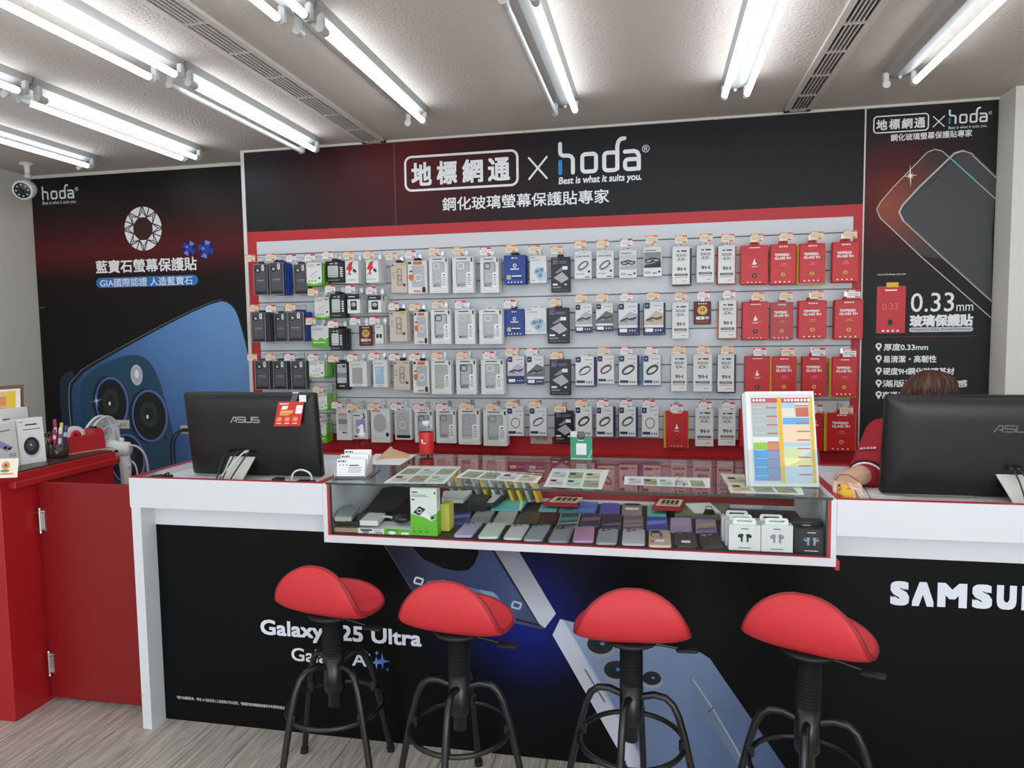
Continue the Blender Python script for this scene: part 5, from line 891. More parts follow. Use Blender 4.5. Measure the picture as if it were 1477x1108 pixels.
m = MB(t.location); m.lathe([(.0316, GZ+.012), (.0320, GZ+.014), (.0320, GZ+.104), (.0316, GZ+.106)], mat('bottle_label_red', (214, 48, 46), .4), B); m.frame((bx-.012, 2.93-.0325, GZ+.05), (.024, 0, 0), (0, 0, .03)); m.rect(.0, .5, .3, .9, INK, 1); m.rect(.1, .3, .9, .4, INK, 1); m.build('label', t)
m = MB(t.location); m.lathe([(0, GZ+.132), (.0165, GZ+.132), (.0165, GZ+.152), (.014, GZ+.154), (0, GZ+.154)], WHITE, B); m.build('cap', t)
# green payment card stand
p = az(840, 661, GZ); t = thing('payment_sign', 'small green payment card standing at the rear of the glass top', 'sign', (p.x, 2.93, GZ)); a = at(823, 662, 2.93); b = at(854, 631, 2.93)
m = MB(t.location); gm = mat('payment_green', (58, 158, 124), .4); m.box(a.x, b.x, 2.93, 2.934, GZ, b.z, gm); m.frame((a.x, 2.93, GZ), (b.x-a.x, 0, 0), (0, 0, b.z-GZ)); m.rrect(.26, .2, .74, .72, .03, INK, 1); m.d([(.78, .06), (.86, .06), (1, .3), (1, .5)], mat('payment_light', (130, 204, 176), .4), 1); m.rect(.02, 0, .98, .05, LGREY, 1); m.rect(.36, .84, .6, .88, INK, 1); m.build('card', t)
m = MB(t.location); m.box(a.x, a.x+.03, 2.925, 2.938, b.z, b.z+.024, mat('clip_white', (214, 216, 214), .4), .002); m.lathe([(0, 0), (.016, 0), (.017, .005), (.006, .007), (0, .007)], mat('sucker_brown', (112, 98, 92), .4), ((a.x+b.x)/2, 2.928, b.z+.008), 16, (0, -1, 0)); m.build('clip', t)
# leaflet holder with colourful leaflets
t = thing('leaflet_holder', 'clear acrylic leaflet holder standing on the glass top', 'leaflet holder', (.43, 2.50, GZ)); a = Vector((.314, 2.465, GZ)); b = Vector((.549, 2.492, GZ)); u = b-a; hgt = .318; lean = Vector((-.012, .055, 0)); v = lean+Vector((0, 0, hgt)); n = u.cross(v).normalized()
def plate(m, c, u, v, th, mm): P = [c, c+u, c+u+v, c+v]; m.add(P+[q-n*th for q in P], [(0, 1, 2, 3), (7, 6, 5, 4), (0, 4, 5, 1), (1, 5, 6, 2), (2, 6, 7, 3), (3, 7, 4, 0)], mm)
m = MB(t.location); plate(m, a-n*.034, u, v, .002, CLEAR); plate(m, a+u*0-n*.0, u, n*-.036, .002, CLEAR); m.build('back_plate', t)
m = MB(t.location); K = 12; prof = [(k/K, .40-(.17*sin(pi*min(1, max(0, (k/K-.12)/.76)))**.8)) for k in range(K+1)]; F_ = [a+n*.001, a+u+n*.001]+[a+u*x+v*y+n*.001 for x, y in prof[::-1]]; m.add(F_+[q-n*.002 for q in F_], [list(range(len(F_))), [len(F_)+i for i in range(len(F_))][::-1]]+[(i, (i+1) % len(F_), len(F_)+(i+1) % len(F_), len(F_)+i)[::-1] for i in range(len(F_))], CLEAR); m.build('front_pocket', t)
def leaf(m):
    m.rect(.06, .03, .97, .97, mat('leaf_pale', (214, 222, 222), .5), 1); z = 2
    def R_(x0, y0, x1, y1, c): m.rect(x0, y0, x1, y1, mat('leaf_%d_%d_%d' % c, c, .5), z)
    R_(.08, .88, .96, .93, (196, 88, 84)); R_(.08, .52, .45, .88, (176, 184, 182)); R_(.08, .46, .45, .52, (226, 230, 230)); R_(.08, .39, .28, .46, (150, 196, 60)); R_(.28, .39, .46, .46, (206, 140, 96)); R_(.08, .06, .28, .39, (76, 160, 220)); R_(.28, .06, .46, .39, (120, 150, 196)); R_(.46, .04, .52, .94, (230, 184, 50)); R_(.92, .04, .97, .94, (226, 190, 70))
    R_(.52, .82, .72, .88, (160, 206, 226)); R_(.53, .74, .7, .82, (226, 222, 200)); R_(.72, .73, .91, .83, (200, 110, 80)); R_(.53, .65, .91, .72, (100, 172, 222)); R_(.53, .46, .91, .64, (240, 212, 180)); R_(.53, .42, .91, .46, (170, 206, 230)); R_(.53, .3, .75, .42, (206, 222, 170)); R_(.53, .21, .91, .3, (238, 236, 160)); R_(.53, .05, .91, .2, (190, 216, 230)); z = 3
    q = random.Random(4)
    for i in range(9): y = .1+.09*i; m.rect(.29, y, .45, y+.012, mat('leaf_rust', (196, 104, 84), .5), 4); m.rect(.72, y+.02, .91, y+.032, mat('leaf_rust'), 4); m.rect(.1, y+.01, .26, y+.016, LGREY, 4)
    for i in range(4): m.rect(.1+.05*i, .895, .135+.05*i, .918, INK, 4); m.rect(.56+.05*i, .895, .595+.05*i, .918, INK, 4); m.rect(.75+.05*i, .895, .785+.05*i, .918, INK, 4)
for i in range(6):
    c = a-n*(.004+.0045*i)+u*(.015-.008*i)+Vector((0, 0, .004)); lab = ('white edged leaflet with a coloured price table at the front of the holder' if i == 0 else 'dark blue folder at the back of the leaflet holder' if i == 5 else 'white leaflet tucked %s behind the front leaflet' % BEH[i-1])
    tilt_box('leaflet', lab, 'leaflet', c, u*.96, v*(1.0-.006*i), -.003, mat('folder_navy', (50, 58, 104), .4) if i == 5 else PAPER, None if i else leaf, 'leaflets in the holder')
# ================================================================== inside the glass case
CZ = .8262
lensb = mat('phone_lens_dark', (24, 24, 28), .15)
def phone(quad, c, lab, cams=3, left=True, deco=None, r=.3, m_=0, name='phone', Z=CZ+.001, grp='phones in the glass case'):
    """a phone or phone case lying in the case: near left, near right, far right, far left corners as seen"""
    a, b, e, d_ = [az(x, y, Z) for x, y in quad]; u = ((b-a)+(e-d_))/2; v = ((d_-a)+(e-b))/2; w, l = u.length, v.length; t_ = .008; o = (a+b+e+d_)/4-u/2-v/2
    m = MB(o); P = MB.rr(0, 0, w, l, .012, None, 4); uu, vv = u/w, v/l; B = [o+uu*x+vv*y for x, y in P]; n = len(B); mm = mat('phone_%d_%d_%d' % c, c, r, m_)
    P2 = MB.rr(.0015, .0015, w-.0015, l-.0015, .011, None, 4); T2 = [o+uu*x+vv*y+Vector((0, 0, t_)) for x, y in P2]; S1 = [q+Vector((0, 0, t_-.0015)) for q in B]
    m.add(B+S1+T2, [list(range(n))[::-1], [2*n+i for i in range(n)]]+[(i, (i+1) % n, n+(i+1) % n, n+i) for i in range(n)]+[(n+i, n+(i+1) % n, 2*n+(i+1) % n, 2*n+i) for i in range(n)], mm)
    m.frame(o+Vector((0, 0, t_)), uu, vv)
    if deco: deco(m, w, l)
    ob = tag(m.build(name), lab, 'phone', grp)
    if cams:
        m = MB(); m.off = Vector(); zz = Vector((0, 0, t_)); oo = uu*0; k = MB((0, 0, 0)); x0 = w*.12 if left else w*.42; sc = w/.075
        for i, (dx, dy) in enumerate(((.008, .008), (.008, .030), (.028, .019), (.028, .036))[:cams]):
            p = uu*(x0+dx*sc+.002)+vv*(l-.006-dy*sc)+zz; k.lathe([(0, 0), (.009*sc, 0), (.009*sc, .0025), (.0075*sc, .003)], mm if cams == 2 else mat('lens_ring_metal'), p, 14); k.lathe([(.0075*sc, .0028), (0, .003)], lensb, p, 14)
        k.build('camera_lens', ob, Vector())
    return ob
front = [((653.5, 775.5), (680.6, 775.5), (697, 756.5), (672, 756), (186, 178, 214), 'lilac phone lying first in the front row of the case', 3), ((688.7, 777.7), (718, 777.7), (731, 757), (703.5, 756.6), (206, 226, 214), 'mint green phone lying second in the front row of the case', 2),
    ((725, 779), (752.6, 779.5), (764.5, 759.5), (739, 759), (206, 208, 212), 'silver phone lying third in the front row', 3), ((754, 781), (782.5, 781.5), (795, 760), (769.5, 759.5), (150, 162, 172), 'blue grey phone lying fourth in the front row', 3), ((789, 783), (821, 783.5), (828, 761), (802.5, 760.5), (132, 138, 146), 'lined grey phone case lying fifth in the front row', 2),
    ((826, 783), (855.8, 783.5), (858, 762.5), (829.6, 762), (206, 150, 196), 'pink phone lying in the middle of the front row', 1), ((860, 786), (889, 786.5), (892.5, 766), (863.5, 765.5), (158, 164, 168), 'grey phone right of the pink phone', 3), ((897, 787), (930, 788), (930.4, 766.5), (898.6, 766), (196, 196, 204), 'pale silver phone right of the grey phone', 3),
    ((936, 790), (968, 790.5), (967, 768), (935.8, 767.2), (214, 186, 164), 'peach phone case with dark brush picture in the front row', 0), ((974, 790.5), (1006, 791.5), (1003.5, 770.5), (972, 770), (52, 52, 52), 'plain black phone right of the peach case', 1), ((1011, 792.5), (1044, 793), (1037, 772), (1007, 771.2), (44, 46, 50), 'black phone next to the white earbud boxes', 3)]
def d_lines(m, w, l):
    for i in range(8): m.rect(w*.1+w*.1*i, l*.04, w*.1+w*.1*i+.0016, l*.75, LGREY, 1)
    m.rrect(w*.1, l*.74, w*.5, l*.97, .008, DARK, 2)
def d_toon(m, w, l):
    br = mat('toon_brown', (70, 56, 52), .5); m.ring(w*.32, l*.66, w*.24, l*.18, .004, br, 1); m.ell(w*.3, l*.86, w*.24, l*.1, br, 1); m.rrect(w*.3, l*.2, w*.7, l*.36, .004, INK, 1); m.rect(w*.12, l*.2, w*.2, l*.3, br, 1); m.line([(w*.55, l*.8), (w*.62, l*.55), (w*.5, l*.42)], .004, br, 1)
for a, b, e, d_, c, lab, cams in front: phone((a, b, e, d_), c, lab, cams, True, d_lines if 'lined' in lab else d_toon if 'peach' in lab else None)
def d_photo(c1, c2, c3):
    def f(m, w, l): m.rrect(w*.05, l*.03, w*.95, l*.97, .01, c1, 1); m.d([(w*.05, l*.3), (w*.95, l*.45), (w*.95, l*.7), (w*.05, l*.6)], c2, 2); m.d([(w*.05, l*.1), (w*.95, l*.2), (w*.95, l*.34), (w*.05, l*.2)], c3, 2)
    return f
M_ = lambda n, c: mat(n, c, .35)
second = [((651, 757.5), (674, 757.5), (682, 739.5), (655, 739), (88, 96, 160), 'crumpled blue wrapped phone behind the yellow box', d_photo(M_('wrap_blue', (60, 70, 160)), M_('wrap_pale', (150, 160, 210)), M_('wrap_blue', (0, 0, 0)))), ((676, 755), (706, 755.5), (714.5, 738), (689, 737.5), (150, 148, 146), 'clear grey phone case second in the middle row', d_photo(M_('case_warm_grey', (164, 160, 156)), M_('case_glow', (190, 184, 176)), M_('case_warm_grey', (0, 0, 0)))),
    ((710, 757.5), (740, 758), (747, 739.5), (721, 739), (186, 186, 184), 'pale grey phone third in the middle row', None), ((741.5, 758.5), (775, 759), (783.5, 741), (752, 740.5), (46, 44, 44), 'wide black phone in the middle row', None), ((775.5, 759.5), (801, 760), (807, 742), (784.5, 741.5), (30, 28, 30), 'slim black phone right of the wide black one', None),
    ((802.5, 762), (833, 762.5), (838, 743), (809.5, 742.5), (196, 212, 206), 'white phone with teal seaside screen', d_photo(M_('sea_dark', (30, 84, 84)), M_('sea_teal', (86, 170, 164)), M_('sea_pale', (150, 206, 196)))), ((835.5, 761), (865, 761.5), (867.6, 744), (840.6, 743.3), (84, 92, 116), 'slate blue phone in the middle row', d_photo(M_('slate_dark', (50, 56, 80)), M_('slate_light', (120, 128, 150)), M_('slate_dark', (0, 0, 0)))),
    ((867.5, 764), (896, 764.5), (896.6, 744.5), (869.8, 744), (70, 74, 92), 'dark phone case with a pale band in the middle row', d_photo(M_('slate_dark', (0, 0, 0)), M_('slate_dark', (0, 0, 0)), M_('slate_light', (0, 0, 0)))), ((898.6, 765), (928, 765.5), (928.4, 747.5), (899.4, 747), (134, 122, 130), 'mauve grey phone case with a pale corner', d_photo(M_('mauve_a', (120, 106, 116)), M_('mauve_b', (156, 144, 150)), M_('mauve_c', (180, 172, 172)))),
    ((932, 766.5), (963, 767), (962.5, 748.5), (933, 748), (66, 90, 196), 'bright blue phone screen in the middle row', d_photo(M_('wall_blue', (58, 84, 196)), M_('wall_sky', (120, 160, 226)), M_('wall_blue', (0, 0, 0)))), ((967, 769), (998, 769.5), (997.5, 750), (966.5, 749.6), (180, 164, 200), 'pale lilac phone in the middle row', d_photo(M_('lilac_a', (186, 170, 204)), M_('lilac_b', (196, 184, 210)), M_('lilac_a', (0, 0, 0)))),
    ((1003.5, 770.5), (1034.5, 771), (1032.6, 752), (1003, 751.5), (168, 150, 190), 'phone with purple and yellow screen beside the earbud boxes', d_photo(M_('dusk_a', (166, 146, 196)), M_('dusk_b', (206, 196, 130)), M_('dusk_c', (120, 110, 170))))]
for a, b, e, d_, c, lab, deco in second: phone((a, b, e, d_), c, lab, 0, True, deco)
third = [((776, 740), (802.5, 740), (806, 730), (781, 730), (110, 190, 186), 'teal phone half under the red memory card tray', None), ((805, 741), (831, 741), (835, 730), (809, 730), (90, 150, 156), 'dull teal phone right of the half covered one', None), ((832, 741.6), (858, 742), (864, 726.5), (837, 726), (74, 130, 206), 'phone with sky blue glow in the rear row', d_photo(M_('sky_a', (90, 150, 220)), M_('sky_b', (60, 110, 206)), M_('sky_a', (0, 0, 0)))), ((865, 744), (893, 744.5), (894, 728.5), (867, 728), (80, 96, 186), 'solid blue phone in the rear row', None), ((897, 746), (925.7, 746.5), (926, 729), (898, 728.5), (140, 146, 146), 'grey phone with white strip in the rear row', lambda m, w, l: (m.rect(w*.16, l*.42, w*.84, l*.62, INK, 1), m.rrect(w*.12, l*.8, w*.88, l*.98, .01, DARK, 1))), ((933, 746.5), (961.5, 747), (960, 732), (934, 731.5), (110, 200, 190), 'turquoise phone under the right red tray', None)]
for a, b, e, d_, c, lab, deco in third: phone((a, b, e, d_), c, lab, 0, True, deco)
def slab(name, lab, cat, quad, z0, th, m_, deco=None, grp=None): return flat(name, lab, cat, quad, z0, th, m_, deco, grp)
slab('folder', 'teal paper folder at the rear of the glass case', 'folder', ((708, 737), (752, 737.5), (768, 715), (716, 715)), CZ+.010, .008, TEAL, lambda m: m.rect(.92, 0, 1, 1, CREAM, 1))
slab('notebook', 'small white notebook with black edge on the teal folder', 'notebook', ((674, 733), (712, 732), (730, 720), (689, 720)), CZ+.022, .018, BLK, lambda m: (m.rect(.02, .03, .98, .97, mat('notebook_cover', (206, 214, 214), .4), 1), m.rect(.2, .2, .8, .8, LGREY, 2)))
def tray_deco(m):
    m.rect(.08, .2, .92, .9, mat('tray_inlay', (230, 214, 180), .5), 1)
    for i in range(4): m.d([(.22+.16*i, .3), (.34+.16*i, .3), (.32+.16*i, .8), (.2+.16*i, .8)], DARK, 2); m.rect(.24+.16*i, .32, .32+.16*i, .42, LGREY, 3)
slab('card_tray', 'red tray of memory cards beside the teal folder', 'tray', ((783, 730), (832, 732), (838, 720), (800, 718.5)), CZ+.018, .010, RED, tray_deco); slab('card_tray', 'red tray of memory cards beside the clipboard', 'tray', ((940, 736), (982, 738), (988, 724), (950, 721.5)), CZ+.022, .010, RED, tray_deco)
slab('pouch', 'olive felt pouch under the white note pad', 'pouch', ((973, 747), (1042, 751), (1054, 730), (986, 728)), CZ, .016, mat('olive_felt', (122, 118, 98), .9, bump=(200, .3, .003)))
t = flat('note_pad', 'white note pad with a black binder clip on the olive pouch', 'note pad', ((1001, 740.5), (1040, 741.5), (1024, 727), (988, 728.5)), CZ+.018, .006, PAPER); p = az(1023, 741, CZ+.02); m = MB(p); m.prism([(-.022, 0), (.022, 0), (.016, .016), (-.016, .016)], -.008, .004, BLK, 'y'); m.tube([(-.012, .002, .012), (-.01, .03, .02), (.01, .03, .02), (.012, .002, .012)], .0018, BLK, 5); m.V = [v+p for v in m.V]; tag(m.build('binder_clip'), 'black binder clip on the white note pad', 'clip')
# boxes
def front_box(name, lab, cat, xl, xr, yt, yb, Y, dep, m_, deco=None, grp=None, z0=None):
    a, b = at(xl, yb, Y), at(xr, yb, Y); zt = at((xl+xr)/2, yt, Y).z; z0 = CZ if z0 is None else z0; m = MB((a.x, Y, z0)); m.box(a.x, b.x, Y, Y+dep, z0, zt, m_, .001); m.frame((a.x, Y, z0), (b.x-a.x, 0, 0), (0, 0, zt-z0))
    if deco: deco(m)
    return tag(m.build(name), lab, cat, grp)
def buds(c, tm, stem):
    def f(m):
        for s in (-1, 1): m.ell(.5+.13*s, .58, .1, .075, c, 1, 16, -.5*s); m.d([(.5+.06*s, .58), (.5+.13*s, .56), (.5+.12*s, .34), (.5+.06*s, .34)], c, 1); m.ell(.5+.16*s, .6, .04, .03, stem, 2, 10)
        m.rect(.38, .84, .62, .87, tm, 1); m.rect(.3, .1, .7, .125, tm, 1)
    return f
tabm = mat('box_tab_white', (236, 236, 234), .4)
def earbox(lab, xl, xr, yt, yb, Y, black=False, stem=DARK):
    bx = front_box('earbud_box', lab, 'earbud box', xl, xr, yt, yb, Y, .042, mat('earbud_box_black', (24, 23, 23), .4) if black else mat('earbud_box_white', (232, 232, 232), .45), buds(mat('bud_pale_blue', (150, 164, 182), .35) if black else (GREY if stem is SILV else DARK), INK if black else DARK, stem), 'earbud boxes in the glass case')
    if not black:
        a, b = at(xl, yt, Y), at(xr, yt, Y); x = (a.x+b.x)/2; z = a.z; m = MB((a.x, Y, CZ)); m.frame((x-.036, Y+.008, z-.001), (.072, 0, 0), (0, .004, .024)); m.rring(0, 0, 1, 1, .12, .16, tabm, 0, ry=.35, ty=.3); m.box(x-.036, x+.036, Y+.010, Y+.0112, z-.001, z+.010, tabm); m.build('hanging_tab', bx, Vector())
earbox('white earbud box in front with dark grey earbuds pictured', 1051, 1097, 757.5, 798, 2.368); earbox('white earbud box behind the one with dark earbuds', 1046, 1091, 752, 790, 2.414); earbox('white earbud box furthest back in the left earbud column', 1041, 1085, 746.5, 783, 2.460)
earbox('white earbud box in front with pale silver earbuds pictured', 1097.7, 1143.5, 758, 800.5, 2.368, stem=SILV); earbox('white earbud box behind the one with silver earbuds', 1090, 1135, 752.5, 792, 2.414); earbox('black earbud box with pale blue earbuds in the case corner', 1145, 1195, 763.5, 803, 2.368, True); earbox('black earbud box behind the front black box', 1138, 1187, 752, 793, 2.418, True)
p = at(1112, 742, 2.72); m = MB((p.x, 2.72, CZ)); m.lathe([(.022, CZ), (.024, CZ+.002), (.03, CZ+.075), (.0285, CZ+.075), (.0225, CZ+.004)], CLEAR, (p.x, 2.72, 0)); tag(m.build('clear_cup'), 'clear plastic cup behind the white earbud boxes', 'cup')
gb = mat('charger_box_white', (228, 232, 226), .4)
def d_green(m):
    m.d([(0, 0), (1, 0), (1, .48), (.55, .38), (0, .46)], GREEN, 1); m.line([(.3, .5), (.34, .58)], .02, GREEN, 2); m.d([(.1, .48), (.34, .62), (.58, .56), (.34, .42)], BLK, 2); m.ring(.34, .52, .1, .05, .025, LGREY, 3); m.d([(.4, .44), (.52, .5), (.86, .38), (.74, .32)], INK, 2); m.d([(.72, .4), (.9, .44), (.96, .36), (.78, .3)], LGREY, 3); m.d([(.76, .4), (.88, .43), (.92, .38), (.8, .34)], DARK, 4)
    m.rect(.06, .9, .28, .925, DARK, 1); m.rect(.06, .85, .6, .865, GREY, 1); m.rect(.06, .82, .7, .835, GREY, 1); m.rect(.06, .74, .16, .77, DARK, 1); m.rect(.9, .88, .95, .93, DARK, 1)
    for i in range(3): m.rect(.06+.24*i, .06, .2+.24*i, .1, mat('green_dark'), 2); m.rect(.06+.24*i, .14, .12+.24*i, .17, mat('green_dark'), 2)
b = front_box('charger_box', 'tall white and green charger box at the front of the glass case', 'charger box', 593, 631, 704.5, 776, 2.375, .042, gb, d_green); a1 = at(631, 776, 2.375); m = MB((b.location.x, 2.375, CZ)); m.frame((a1.x, 2.375, CZ), (0, .042, 0), (0, 0, .18)); m.rect(0, 0, 1, .48, GREEN, 1); m.rect(.3, .7, .6, .9, LGREY, 1); m.build('side_print', b, Vector())
front_box('yellow_box', 'plain yellow box standing behind the tall green charger box', 'box', 636, 648.5, 727.5, 768, 2.44, .06, mat('lemon_card', (216, 210, 84), .5))
front_box('kraft_box', 'flat kraft box in the front left corner of the glass case', 'box', 481.5, 516, 761.5, 772, 2.37, .10, mat('kraft_flat', (174, 150, 118), .7)); front_box('dark_box', 'flat black box lying on the kraft box', 'box', 481.5, 517, 751.8, 761.5, 2.375, .12, mat('deep_brown_box', (34, 26, 26), .4), None, None, CZ+.0285)
def on(z): return z
flat('silver_phone_box', 'silver grey slab on top of the black flat box', 'box', ((483, 752), (507, 752), (519, 736), (491, 735)), CZ+.0535, .016, mat('silver_slab', (150, 158, 152), .35, .3))
def d_strip(g):
    def f(m):
        m.rect(0, 0, 1, 1, GREEN if g else wb, 1); m.rect(.1, .55, .55, .9, mat('green_dark') if g else DARK, 2); m.rect(.66, .1, .94, .42, INK if g else GREY, 2); m.ell(.3, .3, .14, .3, INK if g else GREY, 2)
        for i in range(3): m.rect(.62+.1*i, .6, .67+.1*i, .9, GREY, 2)
    return f
front_box('strip_box', 'flat white box with black print under the white charger brick', 'box', 516.5, 554, 763, 773, 2.37, .11, wb, d_strip(False)); front_box('strip_box', 'flat green and white box left of the tall charger box', 'box', 554.3, 592, 763, 773, 2.37, .11, wb, d_strip(True))
flat('charger_brick', 'white charger brick on the flat white box', 'charger', ((519, 758), (545, 758.5), (556, 747), (532, 746)), CZ+.0275, .018, mat('brick_white', (226, 226, 224), .35)); p = az(548, 750, CZ+.0275); cable([(p.x, p.y, CZ+.04), (p.x+.04, p.y-.01, CZ+.045), (p.x+.09, p.y-.02, CZ+.035)], .004, cab_w, 'short white cable leaving the charger brick')
p = az(576, 757, CZ+.0275); m = MB((p.x, p.y, CZ+.0275)); m.ball((p.x, p.y+.02, CZ+.0275+.017), .017, mat('glossy_black_case', (34, 28, 32), .15), (2.1, 1.4, 1)); tag(m.build('earbud_case'), 'glossy black earbud case on the flat green box', 'earbud case')
tilt_box('document_wallet', 'open black document wallet leaning at the left of the glass case', 'wallet', at(522, 744, 2.62), at(574, 736, 2.66)-at(522, 744, 2.62), Vector((.03, .16, .075)), .006, mat('wallet_black', (30, 27, 28), .4)); tilt_box('document_wallet', 'second black wallet flap rising behind the first one', 'wallet', at(548, 731, 2.86), at(585, 727, 2.86)-at(548, 731, 2.86), Vector((.01, .03, .07)), .006, mat('wallet_black'))
p = az(524, 740, CZ); m = MB((p.x, p.y-.02, CZ)); m.lathe([(.0, .0), (.028, .0), (.032, .03), (.024, .05), (0, .056)], CLEAR, (p.x, p.y-.02, CZ), 20); tag(m.build('clear_dome'), 'clear plastic dome lid beside the silver slab', 'lid')
flat('plastic_bag', 'crinkled white plastic bag behind the tall green box', 'bag', ((637, 725), (668, 726), (681, 712), (640, 713)), CZ+.05, .014, mat('bag_white', (222, 224, 226), .3, bump=(40, .6, .01))); gadget('dark_case', 'black zip case under the white plastic bag', 'case', (-.80, -.66, 2.70, 2.84, CZ, CZ+.048), DARK, .01)
q = random.Random(3); cols = [(LGREY, 'grey'), (YEL, 'yellow'), (GREY, 'dark grey'), (SILV, 'silver'), (YEL, 'yellow'), (LGREY, 'grey'), (GREY, 'dark grey'), (YEL, 'yellow'), (YEL, 'yellow'), (SILV, 'silver'), (YEL, 'yellow')]
for i, (mm, cn) in enumerate(cols):
    x = -.86+.036*i; tilt_box('filed_envelope', '%s edged envelope, %s from left in the row filed behind the phones' % (cn, NTH[i]), 'envelope', (x+.02, 2.862, CZ+.012), (.004, .07, 0), (-.04, .0, .112), .012, mm, lambda m: m.rect(.1, .1, .9, .9, wb, 1) if False else None, 'envelopes filed at the back of the case')
# ================================================================== on the red cabinet
TZ = 1.0125
def shelf_box(name, lab, c, u, h, dep, deco, lean=.0, m_=wb):
    c = Vector(c); u = Vector(u); n = Vector((0, 0, 1)).cross(u).normalized()
    tilt_box(name, lab, 'product box', c, u, n*lean+Vector((0, 0, h)), -dep, m_, deco, 'product boxes on the red cabinet')
c0 = az(30, 671, TZ); u0 = az(67, 665, TZ)-c0
def d_cam(m):
    m.ell(.5, .36, .33, .23, mat('soft_shadow_print', (196, 198, 202), .5), 1); m.ell(.48, .38, .3, .2, mat('camera_ball', (40, 44, 46), .2), 2, 30); m.ell(.46, .4, .18, .12, mat('camera_glass', (70, 76, 80), .2), 3); m.ell(.46, .41, .04, .03, LBLUE, 4, 10); m.rect(.3, .84, .76, .87, DARK, 1); m.rect(.2, .74, .88, .765, GREY, 1); m.rect(.06, .92, .24, .935, GREY, 1)
shelf_box('product_box', 'white box with a round black camera pictured on the red cabinet', c0, u0, .196, .045, d_cam, .012)
c1 = az(-12, 683, TZ); u1 = az(29, 672, TZ)-c1
def d_ph(m):
    m.d([(.1, .62), (.36, .66), (.86, .44), (.6, .38)], PURP, 1); m.rrect(.5, .44, .62, .5, .02, DARK, 2); m.rrect(.64, .4, .76, .46, .02, DARK, 2); m.text('YO', .66, .24, .9, .32, DARK, 1); m.rect(.1, .82, .8, .85, GREY, 1)
shelf_box('product_box', 'white box with a lilac phone pictured at the frame edge', c1, u1, .19, .06, d_ph, .012)
nn = Vector((0, 0, 1)).cross(u1).normalized(); c2 = az(-2, 668, TZ)-nn*.03; u2 = az(37, 660, TZ)-az(-2, 668, TZ); shelf_box('product_box', 'plain taller white box behind the lilac phone box', c2, u2, .232, .04, lambda m: (m.rect(.05, .8, .3, .82, DARK, 1), m.rect(.1, .7, .6, .72, GREY, 1)), .01)
c4 = az(-6, 690, TZ); tilt_box('price_tag', 'cream card with an orange flower in front of the boxes', 'card', c4, Vector((.07, .027, 0)), Vector((-.008, .02, .072)), -.002, mat('cream_tag', (240, 228, 206), .5), lambda m: (m.ell(.42, .64, .2, .2, mat('flower_orange', (226, 140, 90), .5), 1), m.ell(.42, .64, .08, .08, mat('flower_brown', (120, 74, 50), .5), 2), m.ell(.4, .36, .22, .08, mat('leaf_teal', (80, 150, 130), .5), 1), m.rect(.15, .16, .8, .24, mat('flower_orange'), 1)))
def d_broch(m):
    m.rect(.62, .05, .86, .95, YEL, 2); m.rect(.0, .05, .62, .95, mat('leaf_peach', (236, 190, 140), .5), 1); m.rect(.0, .28, .6, .4, LBLUE, 2); m.rect(0, .6, .6, .8, mat('leaf_salmon', (226, 150, 90), .5), 2)
    for i in range(6): m.rect(0, .1+.14*i, .6, .12+.14*i, GREY, 3)
t = thing('leaflet_stand', 'tall leaflet stand with yellow striped leaflets at the left frame edge', 'leaflet holder', c2+Vector((0, .11, 0))); cc = az(-52, 668, TZ)-nn*.1; uu = (az(4, 660, TZ)-nn*.1)-cc; vv = Vector((-.015, .03, .33))
m = MB(t.location); plate(m, cc, uu, vv, .003, mat('stand_brown', (126, 92, 70), .6)); plate(m, cc+uu*.9+vv*.55, uu*.28, Vector((0, 0, .05)), .002, CLEAR); m.build('holder_back', t)
tilt_box('leaflet', 'yellow striped price leaflet in the stand on the red cabinet', 'leaflet', cc+Vector((.008, -.012, .13)), uu*.98, vv*.56, -.006, PAPER, d_broch)
# pen cup and pens
p = az(75, 660, TZ); P0 = Vector((p.x, p.y+.03, TZ)); m = MB(P0); m.lathe([(0, 0), (.042, 0), (.044, .004), (.046, .06), (.042, .06), (.04, .006), (0, .005)], mat('cup_smoke', (56, 46, 46), .15), P0, 24)
tag(m.build('pen_cup'), 'dark pen cup full of markers between the boxes and the tape dispenser', 'cup')
pens = [(-.03, 0, (-.02, 0, .05), (60, 30, 44), (190, 40, 80), 'dark red marker at the left of the pen cup'), (-.008, .012, (-.006, 0, .105), (176, 30, 90), (240, 236, 238), 'tall magenta marker with a white band in the pen cup'), (.004, -.02, (0, .0, .062), (180, 40, 90), (236, 230, 236), 'short magenta marker at the front of the pen cup'), (.02, .008, (.016, 0, .09), (196, 206, 60), (230, 236, 150), 'lime green highlighter in the pen cup'), (.026, -.012, (.018, 0, .07), (222, 222, 222), (120, 90, 160), 'white pen with violet clip in the pen cup'), (.034, .012, (.03, 0, .078), (60, 60, 110), (200, 210, 226), 'dark blue pen at the right of the pen cup'), (-.018, -.008, (-.03, -.01, .045), (30, 28, 30), (200, 60, 60), 'black pen leaning left in the pen cup')]
for dx, dy, d_, c, c2_, lab in pens:
    a = P0+Vector((dx*.6, dy*.6, .012)); b = a+Vector((d_[0], d_[1], .05+d_[2])); m = MB(a); mm, m2 = mat('pen_%d_%d' % (c[0], c[1]), c, .3), mat('penband_%d_%d' % (c2_[0], c2_[1]), c2_, .3); d = b-a; m.tube([a, a+d*.62], .0065, mm, 10); m.tube([a+d*.62, a+d*.78], .0066, m2, 10); m.tube([a+d*.78, b, b+d*.02], [.0075, .0075, .004], mm, 10); tag(m.build('marker_pen'), lab, 'pen', 'pens in the cup')
